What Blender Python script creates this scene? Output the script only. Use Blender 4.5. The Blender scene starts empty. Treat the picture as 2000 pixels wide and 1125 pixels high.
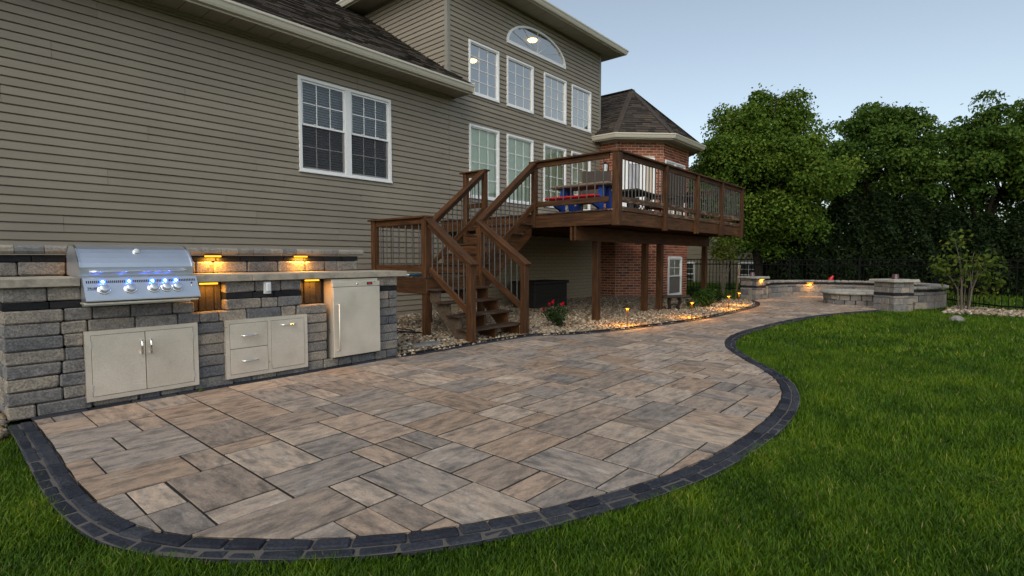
import bpy, math, random
import numpy as np
from mathutils import Matrix, Vector, Euler
random.seed(7); rng = np.random.default_rng(7)
S = bpy.context.scene; COL = S.collection
rad = math.radians
# ------------------------------------------------------------------ camera, sky, sun, exposure
YAW, TILT, FPX = rad(40.81), rad(3.144), 1037.4
cd = bpy.data.cameras.new('camera'); cam = bpy.data.objects.new('camera', cd); COL.objects.link(cam)
cam.location = (0, 0, 1.10); cam.rotation_euler = (math.pi/2 - TILT, 0, YAW - math.pi/2)
cd.sensor_width = 36; cd.lens = FPX/2000*36; cd.clip_start = .05; cd.clip_end = 3000
S.camera = cam
SUN_EL, SUN_AZ = rad(40), rad(205)          # azimuth of the low sun, measured from +x towards +y
W = bpy.data.worlds.new('World'); S.world = W; W.use_nodes = True
nt = W.node_tree; bg = nt.nodes['Background']
sky = nt.nodes.new('ShaderNodeTexSky'); sky.sky_type = 'NISHITA'; sky.sun_disc = False
sky.sun_elevation = SUN_EL; sky.sun_rotation = math.pi/2 - SUN_AZ
sky.altitude = 200; sky.air_density = 1.0; sky.dust_density = 2.2; sky.ozone_density = 1.2
hs = nt.nodes.new('ShaderNodeHueSaturation'); hs.inputs['Saturation'].default_value = .66   # pale, hazy evening sky
tn = nt.nodes.new('ShaderNodeMix'); tn.data_type = 'RGBA'; tn.blend_type = 'MULTIPLY'; tn.inputs[0].default_value = 1; tn.inputs[7].default_value = (1.0, 1.02, .96, 1)
nt.links.new(sky.outputs[0], hs.inputs['Color']); nt.links.new(hs.outputs[0], tn.inputs[6]); nt.links.new(tn.outputs[2], bg.inputs[0]); bg.inputs[1].default_value = .12
sl = bpy.data.lights.new('sun', 'SUN'); sun = bpy.data.objects.new('sun', sl); COL.objects.link(sun)
sl.energy = .6; sl.angle = rad(50); sl.color = (1, .90, .78)
sun.rotation_euler = Vector((math.cos(SUN_AZ)*math.cos(SUN_EL), math.sin(SUN_AZ)*math.cos(SUN_EL), math.sin(SUN_EL))).to_track_quat('Z', 'Y').to_euler()
S.view_settings.view_transform = 'Standard'; S.view_settings.look = 'None'
S.view_settings.exposure = 0.62; S.view_settings.gamma = 1
S.cycles.use_denoising = True; S.cycles.max_bounces = 6; S.cycles.transparent_max_bounces = 12
S.cycles.sample_clamp_indirect = 3

# ------------------------------------------------------------------ materials
def mat(name, rough=.8, metal=0, spec=.3):
    m = bpy.data.materials.new(name); m.use_nodes = True
    b = m.node_tree.nodes['Principled BSDF']
    b.inputs['Roughness'].default_value = rough; b.inputs['Metallic'].default_value = metal
    b.inputs['Specular IOR Level'].default_value = spec
    return m, m.node_tree, b
def N(t, typ, **kw):
    n = t.nodes.new(typ)
    for k, v in kw.items():
        if k in n.inputs.keys(): n.inputs[k].default_value = v
        else: setattr(n, k, v)
    return n
def ramp(t, src, stops, interp='LINEAR'):
    r = t.nodes.new('ShaderNodeValToRGB'); e = r.color_ramp.elements; r.color_ramp.interpolation = interp
    while len(e) < len(stops): e.new(.5)
    for i, (p, c) in enumerate(stops): e[i].position = p; e[i].color = (*c, 1)
    t.links.new(src, r.inputs[0]); return r.outputs[0]
def coords(t, scale=(1, 1, 1), world=False, jitter=True):
    """object space (or world space) coordinates, shifted for each object so that no two pieces look alike"""
    if world:
        src = N(t, 'ShaderNodeNewGeometry').outputs['Position']
    else:
        src = N(t, 'ShaderNodeTexCoord').outputs['Object']
        if jitter:
            oi = N(t, 'ShaderNodeObjectInfo'); mu = N(t, 'ShaderNodeMath', operation='MULTIPLY'); mu.inputs[1].default_value = 57.3
            t.links.new(oi.outputs['Random'], mu.inputs[0])
            ad = N(t, 'ShaderNodeVectorMath', operation='ADD'); t.links.new(src, ad.inputs[0]); t.links.new(mu.outputs[0], ad.inputs[1]); src = ad.outputs[0]
    mp = N(t, 'ShaderNodeMapping'); mp.inputs['Scale'].default_value = scale
    t.links.new(src, mp.inputs[0]); return mp.outputs[0]
def noise(t, vec, scale, detail=4, rough=.6):
    n = N(t, 'ShaderNodeTexNoise', Scale=scale, Detail=detail, Roughness=rough); t.links.new(vec, n.inputs['Vector']); return n.outputs['Fac']
def piece(t):
    """random number of a piece: its object's, plus the one stored on its faces"""
    oi = N(t, 'ShaderNodeObjectInfo'); at = N(t, 'ShaderNodeAttribute', attribute_name='rnd')
    a = N(t, 'ShaderNodeMath', operation='ADD'); t.links.new(oi.outputs['Random'], a.inputs[0]); t.links.new(at.outputs['Fac'], a.inputs[1])
    f = N(t, 'ShaderNodeMath', operation='FRACT'); t.links.new(a.outputs[0], f.inputs[0]); return f.outputs[0]
def face_rnd(t): return N(t, 'ShaderNodeAttribute', attribute_name='rnd').outputs['Fac']
def mix(t, a, b, fac, mode='MIX'):
    m = N(t, 'ShaderNodeMix', data_type='RGBA', blend_type=mode)
    if isinstance(fac, (int, float)): m.inputs[0].default_value = fac
    else: t.links.new(fac, m.inputs[0])
    for i, c in ((6, a), (7, b)):
        if isinstance(c, tuple): m.inputs[i].default_value = (*c, 1)
        else: t.links.new(c, m.inputs[i])
    return m.outputs[2]
def bump(t, b, h, dist=.01, strength=.6):
    n = N(t, 'ShaderNodeBump', Distance=dist, Strength=strength); t.links.new(h, n.inputs['Height']); t.links.new(n.outputs[0], b.inputs['Normal'])
def plain(name, col, rough=.7, metal=0, var=.12, scale=20, bmp=0, spec=.3):
    m, t, b = mat(name, rough, metal, spec)
    n = noise(t, coords(t), scale)
    c = ramp(t, n, [(.3, tuple(x*(1-var) for x in col)), (.7, tuple(min(1, x*(1+var)) for x in col))])
    t.links.new(c, b.inputs['Base Color'])
    if bmp: bump(t, b, n, .004, bmp)
    return m
def stone_mat(name, stops, speck=.25, bd=.006, scale=1.0, rough=.9):
    m, t, b = mat(name, rough, 0, .2); v = coords(t)
    p = piece(t); base = ramp(t, p, stops)
    n1 = noise(t, v, 9*scale, 5, .65); n2 = noise(t, v, 70*scale, 3, .7)
    c = mix(t, base, ramp(t, n1, [(.32, (.55, .56, .60)), (.5, (1, 1, 1)), (.72, (1.32, 1.24, 1.12))]), .75, 'MULTIPLY')
    c = mix(t, c, ramp(t, n2, [(.35, (.55, .55, .55)), (.55, (1, 1, 1)), (.75, (1.5, 1.45, 1.4))]), speck*2, 'MULTIPLY')
    t.links.new(c, b.inputs['Base Color'])
    a = N(t, 'ShaderNodeMath', operation='ADD'); t.links.new(n1, a.inputs[0]); t.links.new(n2, a.inputs[1])
    bump(t, b, a.outputs[0], bd, .9); return m
def emit(name, col, strength):
    m, t, b = mat(name); b.inputs['Base Color'].default_value = (*col, 1)
    b.inputs['Emission Color'].default_value = (*col, 1); b.inputs['Emission Strength'].default_value = strength; return m

M = {}
def siding_mat():
    m, t, b = mat('vinyl_siding', .55, 0, .35)
    v = coords(t, (1, 1, 1), jitter=True); n = noise(t, coords(t, (2, 40, 60)), 3, 3); p = piece(t)
    c = mix(t, ramp(t, p, [(0, (.250, .217, .170)), (1, (.280, .244, .194))]), ramp(t, n, [(.3, (.93, .93, .93)), (.7, (1.07, 1.06, 1.05))]), 1, 'MULTIPLY')
    big = noise(t, coords(t, (1, 1, 1), world=True), .8, 3)
    c = mix(t, c, ramp(t, big, [(.3, (.9, .9, .91)), (.7, (1.06, 1.05, 1.03))]), 1, 'MULTIPLY')
    t.links.new(c, b.inputs['Base Color']); bump(t, b, n, .0015, .4); return m
M['siding'] = siding_mat()
M['wrap'] = plain('house_wrap', (.10, .085, .065))
M['corner'] = plain('corner_trim', (.25, .235, .20), .5)
M['white'] = plain('white_vinyl', (.82, .82, .82), .4, var=.04, spec=.4)
M['almond'] = plain('almond_metal', (.56, .52, .43), .35, var=.05, spec=.5)
M['soffit'] = plain('soffit', (.33, .30, .235), .6, var=.06)
M['shingle'] = stone_mat('asphalt_shingle', [(0, (.030, .026, .024)), (.35, (.060, .049, .041)), (.7, (.098, .078, .062)), (1, (.045, .039, .037))], .35, .004, 1.6)
M['brick'] = stone_mat('red_brick', [(0, (.16, .055, .032)), (.3, (.32, .098, .05)), (.6, (.42, .145, .075)), (.85, (.28, .08, .046)), (1, (.12, .05, .038))], .2, .004, 1.5)
M['mortar'] = plain('mortar', (.55, .48, .40), .95, bmp=.5, scale=60)
M['stone'] = stone_mat('tumbled_block', [(0, (.135, .139, .152)), (.22, (.27, .24, .205)), (.42, (.18, .18, .188)), (.6, (.31, .272, .228)), (.8, (.235, .22, .202)), (1, (.13, .134, .148))], .5, .007)
M['blackstone'] = stone_mat('charcoal_block', [(0, (.016, .017, .020)), (1, (.026, .026, .030))], .2, .004)
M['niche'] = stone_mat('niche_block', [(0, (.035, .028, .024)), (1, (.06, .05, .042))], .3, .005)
M['cap'] = stone_mat('wall_cap_block', [(0, (.22, .215, .205)), (.4, (.32, .285, .24)), (.7, (.27, .25, .225)), (1, (.17, .175, .185))], .3, .006)
M['counter'] = stone_mat('cast_counter', [(0, (.34, .305, .25)), (1, (.38, .34, .28))], .12, .002)
M['slabcap'] = stone_mat('pillar_slab', [(0, (.34, .33, .29)), (1, (.40, .38, .33))], .2, .006)
M['core'] = plain('dark_core', (.03, .028, .026), .95)
M['border'] = stone_mat('border_paver', [(0, (.020, .023, .033)), (.5, (.033, .037, .050)), (1, (.050, .054, .066))], .4, .008)
M['sand'] = plain('joint_sand', (.11, .10, .09), .95, bmp=.5, scale=90)
M['joint'] = plain('paver_joint', (.022, .02, .018), .95, bmp=.5, scale=90)
def paver_mat():
    m, t, b = mat('patio_paver', .82, 0, .25)
    v = coords(t, (2.0, 4.6, 1)); p = piece(t)
    n = noise(t, v, 2.6, 5, .62); n3 = noise(t, coords(t, (2.2, 5.5, 1)), 3.6, 5, .6); n2 = noise(t, coords(t), 110, 3, .7); blot = noise(t, coords(t), 7, 5, .7)
    c = ramp(t, n, [(.30, (.205, .185, .168)), (.43, (.292, .252, .218)), (.5, (.375, .322, .275)), (.57, (.325, .278, .24)), (.70, (.47, .42, .37))])
    c = mix(t, c, ramp(t, n3, [(.36, (.60, .61, .63)), (.5, (1, 1, 1)), (.68, (1.28, 1.2, 1.1))]), .9, 'MULTIPLY')
    c = mix(t, c, ramp(t, p, [(0, (.60, .60, .61)), (.22, (.95, .93, .91)), (.45, (1.28, 1.17, 1.05)), (.6, (.74, .69, .65)), (.8, (1.12, .98, .86)), (1, (.86, .72, .60))]), 1.0, 'MULTIPLY')
    c = mix(t, c, ramp(t, n2, [(.3, (.72, .72, .72)), (.7, (1.2, 1.2, 1.2))]), .7, 'MULTIPLY')
    c = mix(t, c, (.50, .46, .41), ramp(t, blot, [(.62, (0, 0, 0)), (.74, (.32, .32, .32))]))
    t.links.new(c, b.inputs['Base Color'])
    a = N(t, 'ShaderNodeMath', operation='ADD'); t.links.new(n2, a.inputs[0]); t.links.new(blot, a.inputs[1]); bump(t, b, a.outputs[0], .003, .7)
    return m
M['paver'] = paver_mat()
def wood_mat(name, c0, c1, worn=0.0):
    m, t, b = mat(name, .62, 0, .3)
    n = noise(t, coords(t, (1.2, 22, 22)), 2.2, 5, .65); k = noise(t, coords(t, (3, 9, 9)), 1.4, 3); p = piece(t)
    c = ramp(t, n, [(.3, c0), (.7, c1)])
    c = mix(t, c, ramp(t, k, [(.3, (.6, .58, .55)), (.7, (1.25, 1.2, 1.15))]), .8, 'MULTIPLY')
    c = mix(t, c, ramp(t, p, [(0, (.8, .8, .8)), (1, (1.2, 1.18, 1.12))]), 1, 'MULTIPLY')
    if worn:
        w = noise(t, coords(t, (2.0, 10, 10)), 2.0, 5, .7)
        c = mix(t, c, (.36, .28, .20), ramp(t, w, [(.5, (0, 0, 0)), (.62, (worn, worn, worn))]))
    t.links.new(c, b.inputs['Base Color']); bump(t, b, n, .003, .7); return m
M['wood'] = wood_mat('stained_wood', (.024, .0100, .0036), (.122, .052, .0175))
M['woodworn'] = wood_mat('worn_wood', (.05, .023, .011), (.11, .055, .027), .55)
M['tread'] = wood_mat('tread_wood', (.028, .016, .011), (.065, .037, .024), .18)
M['stake'] = wood_mat('stake_wood', (.22, .15, .085), (.34, .24, .14))
M['baluster'] = plain('baluster_metal', (.10, .095, .09), .45, .3)
M['steel'] = plain('stainless', (.70, .74, .80), .33, .9, var=.05, scale=6)
def brushed():
    m, t, b = mat('brushed_panel', .40, .5, .5)
    n = noise(t, coords(t, (1, 30, 260)), 3, 4, .7); sm = noise(t, coords(t), 3.5, 4); sp = noise(t, coords(t), 160, 2)
    c = mix(t, ramp(t, n, [(.3, (.70, .64, .56)), (.7, (.78, .72, .635))]), ramp(t, sm, [(.3, (.88, .88, .87)), (.65, (1.06, 1.05, 1.04))]), 1, 'MULTIPLY')
    c = mix(t, c, ramp(t, sp, [(.3, (.8, .8, .8)), (.6, (1.05, 1.05, 1.05))]), .6, 'MULTIPLY')
    t.links.new(c, b.inputs['Base Color']); r = ramp(t, sm, [(.3, (.27, .27, .27)), (.7, (.42, .42, .42))]); t.links.new(r, b.inputs['Roughness']); return m
M['panel'] = brushed()
M['chrome'] = plain('chrome', (.8, .8, .8), .12, 1, var=.02)
M['black'] = plain('black_plastic', (.015, .015, .016), .5)
M['darkmetal'] = plain('dark_metal', (.007, .007, .008), .8, 0, spec=.1)
M['box'] = plain('resin_box', (.022, .019, .017), .6, bmp=.3, scale=30)
M['wicker'] = plain('wicker', (.045, .032, .024), .7, bmp=.8, scale=90, var=.4)
M['blue'] = plain('blue_plastic', (.010, .06, .34), .4, var=.05, spec=.5)
M['red'] = plain('red_plastic', (.55, .012, .018), .4, var=.05, spec=.5)
M['tan'] = plain('tan_plastic', (.25, .19, .13), .5, var=.1)
M['whitepl'] = plain('white_plastic', (.62, .64, .66), .4, var=.04)
M['bronze'] = plain('bronze', (.10, .055, .03), .4, .7)
M['purple'] = plain('purple_glass', (.10, .045, .055), .25, spec=.6)
M['logo'] = plain('logo_blue', (.012, .02, .09), .4)
M['logopale'] = plain('logo_pale', (.35, .45, .58), .4)
M['slot'] = plain('slot_dark', (.02, .02, .022), .6)
M['display'] = emit('display_red', (.30, .01, .03), .35)
M['amber'] = emit('amber_lamp', (1.0, .40, .02), 1.7)
M['warm'] = emit('ceiling_lamp', (1.0, .62, .14), 10)
M['bluelight'] = emit('blue_led', (.02, .08, 1.0), 5)
M['bluecore'] = emit('blue_led_core', (.6, .75, 1.0), 14)
M['cloth'] = plain('window_shade', (.80, .85, .70), .9, var=.04)
M['blind'] = plain('blind_slat', (.62, .62, .68), .6, var=.05)
M['screen'] = plain('insect_screen', (.055, .048, .052), .9, var=.25, scale=130)
M['roomwall'] = plain('room_paint', (.45, .43, .40), .9, var=.05)
M['roomdark'] = plain('room_dark', (.10, .095, .095), .9)
def glass(name, refl, tint=(1, 1, 1)):
    m = bpy.data.materials.new(name); m.use_nodes = True; t = m.node_tree; t.nodes.remove(t.nodes['Principled BSDF'])
    g = N(t, 'ShaderNodeBsdfGlossy', Roughness=.02); g.inputs[0].default_value = (1, 1, .97, 1)
    tr = N(t, 'ShaderNodeBsdfTransparent'); tr.inputs[0].default_value = (*tint, 1)
    lw = N(t, 'ShaderNodeFresnel', IOR=1.5); a = N(t, 'ShaderNodeMath', operation='ADD'); a.inputs[1].default_value = refl
    t.links.new(lw.outputs[0], a.inputs[0])
    mx = N(t, 'ShaderNodeMixShader'); t.links.new(a.outputs[0], mx.inputs[0]); t.links.new(tr.outputs[0], mx.inputs[1]); t.links.new(g.outputs[0], mx.inputs[2])
    t.links.new(mx.outputs[0], t.nodes['Material Output'].inputs[0]); return m
M['glass'] = glass('window_glass', .05, (.93, .97, .94)); M['glassup'] = glass('coated_glass', .40, (.85, .88, .9))
def leaf_mat(name, stops, trans=.35):
    m, t, b = mat(name, .6, 0, .12); c = ramp(t, face_rnd(t), stops)
    t.links.new(c, b.inputs['Base Color'])
    tl = N(t, 'ShaderNodeBsdfTranslucent'); t.links.new(c, tl.inputs[0]); mx = N(t, 'ShaderNodeMixShader'); mx.inputs[0].default_value = trans
    t.links.new(b.outputs[0], mx.inputs[1]); t.links.new(tl.outputs[0], mx.inputs[2]); t.links.new(mx.outputs[0], t.nodes['Material Output'].inputs[0]); return m
M['leaf'] = leaf_mat('pear_leaf', [(0, (.035, .075, .010)), (.5, (.095, .165, .020)), (.85, (.165, .24, .032)), (1, (.26, .29, .05))])
M['leafdark'] = leaf_mat('maple_leaf', [(0, (.034, .072, .012)), (.6, (.078, .145, .022)), (1, (.145, .20, .036))])
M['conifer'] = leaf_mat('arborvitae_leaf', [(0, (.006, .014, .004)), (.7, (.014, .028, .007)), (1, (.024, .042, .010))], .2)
M['leaflight'] = leaf_mat('light_leaf', [(0, (.05, .085, .012)), (.6, (.10, .14, .02)), (1, (.20, .20, .03))])
M['bush'] = leaf_mat('bush_leaf', [(0, (.025, .06, .010)), (.7, (.06, .12, .02)), (1, (.11, .18, .05))])
M['roseleaf'] = leaf_mat('rose_leaf', [(0, (.014, .034, .010)), (1, (.045, .08, .02))])
M['petal'] = leaf_mat('rose_petal', [(0, (.45, .004, .015)), (1, (.75, .015, .04))])
M['bark'] = plain('bark', (.022, .017, .013), .95, var=.4, bmp=.9, scale=25)
M['stem'] = plain('stem', (.16, .13, .10), .9, var=.3, bmp=.6, scale=40)
def grass_mat():
    m, t, b = mat('grass_blade', .55, 0, .25); r = face_rnd(t)
    c = ramp(t, r, [(0, (.020, .056, .003)), (.45, (.080, .168, .006)), (.8, (.145, .235, .011)), (.94, (.26, .27, .028)), (1, (.40, .32, .12))])
    v = coords(t, world=True); big = noise(t, v, .9, 4, .6)
    c = mix(t, c, ramp(t, big, [(.3, (.5, .62, .5)), (.5, (1, 1, 1)), (.72, (1.55, 1.28, .95))]), 1, 'MULTIPLY')
    tuft = noise(t, v, 7, 4, .65); c = mix(t, c, ramp(t, tuft, [(.3, (.6, .66, .6)), (.5, (1, 1, 1)), (.7, (1.35, 1.18, .9))]), .9, 'MULTIPLY')
    t.links.new(c, b.inputs['Base Color'])
    tl = N(t, 'ShaderNodeBsdfTranslucent'); t.links.new(c, tl.inputs[0]); mx = N(t, 'ShaderNodeMixShader'); mx.inputs[0].default_value = .35
    t.links.new(b.outputs[0], mx.inputs[1]); t.links.new(tl.outputs[0], mx.inputs[2]); t.links.new(mx.outputs[0], t.nodes['Material Output'].inputs[0]); return m
M['grass'] = grass_mat()
def lawn_mat():
    m, t, b = mat('lawn_soil', .95, 0, .1); v = coords(t, world=True); n = noise(t, v, 14, 6, .7); big = noise(t, v, .9, 4)
    c = mix(t, ramp(t, n, [(.3, (.018, .036, .004)), (.6, (.046, .090, .008)), (.8, (.08, .12, .015))]), ramp(t, big, [(.3, (.7, .75, .7)), (.7, (1.2, 1.1, .9))]), 1, 'MULTIPLY')
    t.links.new(c, b.inputs['Base Color']); bump(t, b, n, .03, 1); return m
M['lawn'] = lawn_mat()
def pebble_mat():
    m, t, b = mat('river_pebble', .6, 0, .35)
    c = ramp(t, face_rnd(t), [(0, (.05, .042, .035)), (.2, (.22, .15, .08)), (.4, (.40, .31, .20)), (.55, (.15, .13, .11)), (.75, (.50, .42, .315)), (.88, (.28, .17, .08)), (.96, (.58, .52, .44)), (1, (.70, .66, .6))])
    n = noise(t, coords(t, world=True), 60, 3); c = mix(t, c, ramp(t, n, [(.3, (.7, .7, .7)), (.7, (1.2, 1.2, 1.2))]), .7, 'MULTIPLY')
    t.links.new(c, b.inputs['Base Color']); return m
M['pebble'] = pebble_mat()
M['bed'] = plain('bed_soil', (.035, .027, .02), .95, bmp=.6, scale=50, var=.4)

# ------------------------------------------------------------------ mesh helpers
WM = {}
def link(name, data, m=None, parent=None, mtx=None):
    o = bpy.data.objects.new(name, data); COL.objects.link(o)
    mtx = mtx or Matrix.Identity(4)
    if parent is not None:
        o.parent = parent; o.matrix_parent_inverse = WM[parent].inverted()
    o.matrix_basis = mtx; WM[o] = mtx.copy()
    if m is not None and data is not None and not data.materials: data.materials.append(M[m])
    return o
def thing(name, label, cat, loc=(0, 0, 0), group=None):
    o = link(name, None, None, None, Matrix.Translation(loc)); o.empty_display_size = .1
    tag(o, label, cat, group); return o
def tag(o, label=None, cat=None, group=None, kind=None):
    for k, v in (('label', label), ('category', cat), ('group', group), ('kind', kind)):
        if v: o[k] = v
    return o
class MB:
    def __init__(s): s.v = []; s.f = []; s.r = []; s.sm = []
    def add(s, v, f, r=0.0, smooth=False):
        b = len(s.v); s.v += [tuple(p) for p in v]
        for q in f: s.f.append(tuple(b+i for i in q)); s.r.append(r); s.sm.append(smooth)
        return s
    def box(s, x0, x1, y0, y1, z0, z1, r=0.0, mtx=None):
        v = [(x, y, z) for z in (z0, z1) for y in (y0, y1) for x in (x0, x1)]
        if mtx: v = [mtx @ Vector(p) for p in v]
        return s.add(v, [(0, 2, 3, 1), (4, 5, 7, 6), (0, 1, 5, 4), (2, 6, 7, 3), (0, 4, 6, 2), (1, 3, 7, 5)], r)
    def cbox(s, x0, x1, y0, y1, z0, z1, c=.01, j=0.0, r=0.0, mtx=None):
        """box with chamfered edges and slightly uneven corners"""
        lo = (x0, y0, z0); hi = (x1, y1, z1); V = []; idx = {}
        for k in range(8):
            sg = [(k >> a) & 1 for a in range(3)]
            jj = [random.uniform(-j, j) for _ in range(3)]; cc = c*random.uniform(.6, 1.5) if j else c
            for a in range(3):
                p = []
                for q in range(3):
                    e = hi[q] if sg[q] else lo[q]; d = -1 if sg[q] else 1
                    p.append(e + (0 if q == a else d*cc) + jj[q])
                idx[k, a] = len(V); V.append(mtx @ Vector(p) if mtx else tuple(p))
        F = []
        for a in range(3):
            b, c2 = (a+1) % 3, (a+2) % 3
            for sd in (0, 1):
                ks = [(sd << a), (sd << a) | (1 << b), (sd << a) | (1 << b) | (1 << c2), (sd << a) | (1 << c2)]
                q = [idx[k, a] for k in ks]; F.append(tuple(q if sd else q[::-1]))
            for s1 in (0, 1):
                for s2 in (0, 1):
                    k0 = (s1 << b) | (s2 << c2); k1 = k0 | (1 << a)
                    q = [idx[k0, b], idx[k1, b], idx[k1, c2], idx[k0, c2]]
                    F.append(tuple(q if (s1 ^ s2) else q[::-1]))
        for k in range(8):
            q = [idx[k, 0], idx[k, 1], idx[k, 2]]
            F.append(tuple(q if bin(k).count('1') % 2 else q[::-1]))
        return s.add(V, F, r)
    def prism(s, poly, axis, a0, a1, r=0.0, caps=True, smooth=False):
        """2D outline swept along an axis; outline in the other two axes, in cyclic order"""
        o = [(1, 2), (2, 0), (0, 1)][axis]; n = len(poly); V = []
        for a in (a0, a1):
            for p in poly:
                q = [0, 0, 0]; q[axis] = a; q[o[0]] = p[0]; q[o[1]] = p[1]; V.append(q)
        F = [(i, (i+1) % n, n+(i+1) % n, n+i) for i in range(n)]
        s.add(V, F, r, smooth)
        if caps: s.add(V, [tuple(range(n))[::-1], tuple(range(n, 2*n))], r)
        return s
    def tube(s, pts, rads, n=6, r=0.0, caps=True, smooth=True):
        pts = [Vector(p) for p in pts]
        if isinstance(rads, (int, float)): rads = [rads]*len(pts)
        V = []
        for i, p in enumerate(pts):
            d = (pts[min(i+1, len(pts)-1)] - pts[max(i-1, 0)]).normalized()
            a = d.orthogonal().normalized() if i == 0 else (ax - d*ax.dot(d)).normalized()
            ax = a; b = d.cross(a)
            V += [p + (a*math.cos(t) + b*math.sin(t))*rads[i] for t in (2*math.pi*k/n for k in range(n))]
        F = [(i*n+k, i*n+(k+1) % n, (i+1)*n+(k+1) % n, (i+1)*n+k) for i in range(len(pts)-1) for k in range(n)]
        s.add(V, F, r, smooth)
        if caps: s.add(V, [tuple(range(n))[::-1], tuple(range((len(pts)-1)*n, len(pts)*n))], r)
        return s
    def lathe(s, prof, c=(0, 0, 0), n=16, r=0.0, mtx=None, smooth=True):
        V = []
        for (rr, z) in prof:
            for k in range(n):
                t = 2*math.pi*k/n; p = Vector((c[0]+rr*math.cos(t), c[1]+rr*math.sin(t), c[2]+z)); V.append(mtx @ p if mtx else p)
        F = [(i*n+k, i*n+(k+1) % n, (i+1)*n+(k+1) % n, (i+1)*n+k) for i in range(len(prof)-1) for k in range(n)]
        return s.add(V, F, r, smooth)
    def mesh(s, name):
        m = bpy.data.meshes.new(name); m.from_pydata([tuple(p) for p in s.v], [], s.f)
        if any(s.r): m.attributes.new('rnd', 'FLOAT', 'FACE').data.foreach_set('value', s.r)
        if any(s.sm): m.polygons.foreach_set('use_smooth', s.sm)
        m.update(); return m
    def build(s, name, m, parent=None, mtx=None): return link(name, s.mesh(name), m, parent, mtx)
def np_mesh(name, V, F, rnd=None, smooth=False):
    m = bpy.data.meshes.new(name); V = np.asarray(V, np.float32); F = np.asarray(F, np.int32); k = F.shape[1]
    m.vertices.add(len(V)); m.vertices.foreach_set('co', V.ravel())
    m.loops.add(F.size); m.loops.foreach_set('vertex_index', F.ravel())
    m.polygons.add(len(F)); m.polygons.foreach_set('loop_start', np.arange(0, F.size, k, dtype=np.int32))
    if rnd is not None: m.attributes.new('rnd', 'FLOAT', 'FACE').data.foreach_set('value', np.asarray(rnd, np.float32))
    if smooth: m.polygons.foreach_set('use_smooth', np.ones(len(F), bool))
    m.update(calc_edges=True); return m
def beam(name, p0, p1, w, h, m, parent, up=(0, 0, 1), c=.004, off=0.0):
    """board from p0 to p1, local x along its length; w across, h along up"""
    p0, p1 = Vector(p0), Vector(p1); d = p1-p0; L = d.length; x = d.normalized(); z = Vector(up); z = (z - x*z.dot(x)).normalized(); y = z.cross(x)
    mt = Matrix((x, y, z)).transposed().to_4x4(); mt.translation = (p0+p1)/2 + z*off
    return MB().cbox(-L/2, L/2, -w/2, w/2, -h/2, h/2, c).build(name, m, parent, mt)
def place(x, y, z=0, a=0): return Matrix.Translation((x, y, z)) @ Matrix.Rotation(a, 4, 'Z')
def catmull(P, n=8, closed=False):
    P = [np.array(p, float) for p in P]; out = []
    for i in range(len(P)-1):
        p0, p1, p2, p3 = P[max(i-1, 0)], P[i], P[i+1], P[min(i+2, len(P)-1)]
        for k in range(n):
            t = k/n; out.append(.5*((2*p1)+(-p0+p2)*t+(2*p0-5*p1+4*p2-p3)*t*t+(-p0+3*p1-3*p2+p3)*t**3))
    out.append(P[-1]); return np.array(out)
def resample(P, step):
    d = np.r_[0, np.cumsum(np.linalg.norm(np.diff(P, axis=0), axis=1))]; n = max(2, int(d[-1]/step)); t = np.linspace(0, d[-1], n+1)
    return np.c_[np.interp(t, d, P[:, 0]), np.interp(t, d, P[:, 1])]
def offset(P, w):
    t = np.gradient(P, axis=0); t /= np.linalg.norm(t, axis=1)[:, None]; return P + np.c_[-t[:, 1], t[:, 0]]*w
def inside(pts, poly):
    x, y = pts[:, 0], pts[:, 1]; r = np.zeros(len(pts), bool); n = len(poly)
    for i in range(n):
        x0, y0 = poly[i]; x1, y1 = poly[i-1]
        if y0 == y1: continue
        r ^= ((y0 > y) != (y1 > y)) & (x < (x1-x0)*(y-y0)/(y1-y0)+x0)
    return r
def area(P): P = np.asarray(P); return .5*abs(np.dot(P[:, 0], np.roll(P[:, 1], 1))-np.dot(P[:, 1], np.roll(P[:, 0], 1)))
def clip_rect(poly, x0, x1, y0, y1):
    P = [tuple(p) for p in poly]
    for ax, val, sg in ((0, x0, 1), (0, x1, -1), (1, y0, 1), (1, y1, -1)):
        out = []
        for i in range(len(P)):
            a, b = P[i-1], P[i]; ia = (a[ax]-val)*sg >= 0; ib = (b[ax]-val)*sg >= 0
            if ia != ib:
                t = (val-a[ax])/(b[ax]-a[ax]); out.append((a[0]+t*(b[0]-a[0]), a[1]+t*(b[1]-a[1])))
            if ib: out.append(b)
        P = out
        if len(P) < 3: return []
    return P

# ------------------------------------------------------------------ outlines on the ground
HOUSE_Y = 8.25
RC = (15.9, 2.45)                                   # centre of the seating circle
RIN, ROUT = 1.75, 2.05
lawn_edge = catmull([(.56, 4.74), (.553, 4.07), (.535, 3.28), (.55, 2.88), (.60, 2.55), (.70, 2.31), (.87, 2.07), (1.07, 1.85), (1.29, 1.66), (1.56, 1.49), (1.91, 1.33), (2.31, 1.18), (2.72, 1.08), (3.25, 1.02), (3.92, 1.02), (4.49, 1.09), (5.03, 1.25), (5.51, 1.51), (6.13, 1.95), (6.83, 2.33), (7.82, 2.56), (8.97, 2.55), (10.85, 2.37), (12.42, 1.97), (13.60, 1.50)], 8)
bed_edge = catmull([(3.66, 4.80), (4.59, 4.80), (5.55, 4.76), (5.90, 4.68), (6.6, 4.26), (7.7, 3.98), (9.16, 3.74), (10.9, 3.68), (12.7, 3.76), (13.9, 4.05), (14.75, 4.45)], 8)
ring = [(RC[0]+RIN*1.02*math.cos(rad(a)), RC[1]+RIN*1.02*math.sin(rad(a))) for a in range(112, -152, -6)]
bed_in = offset(bed_edge, -.12)
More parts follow.
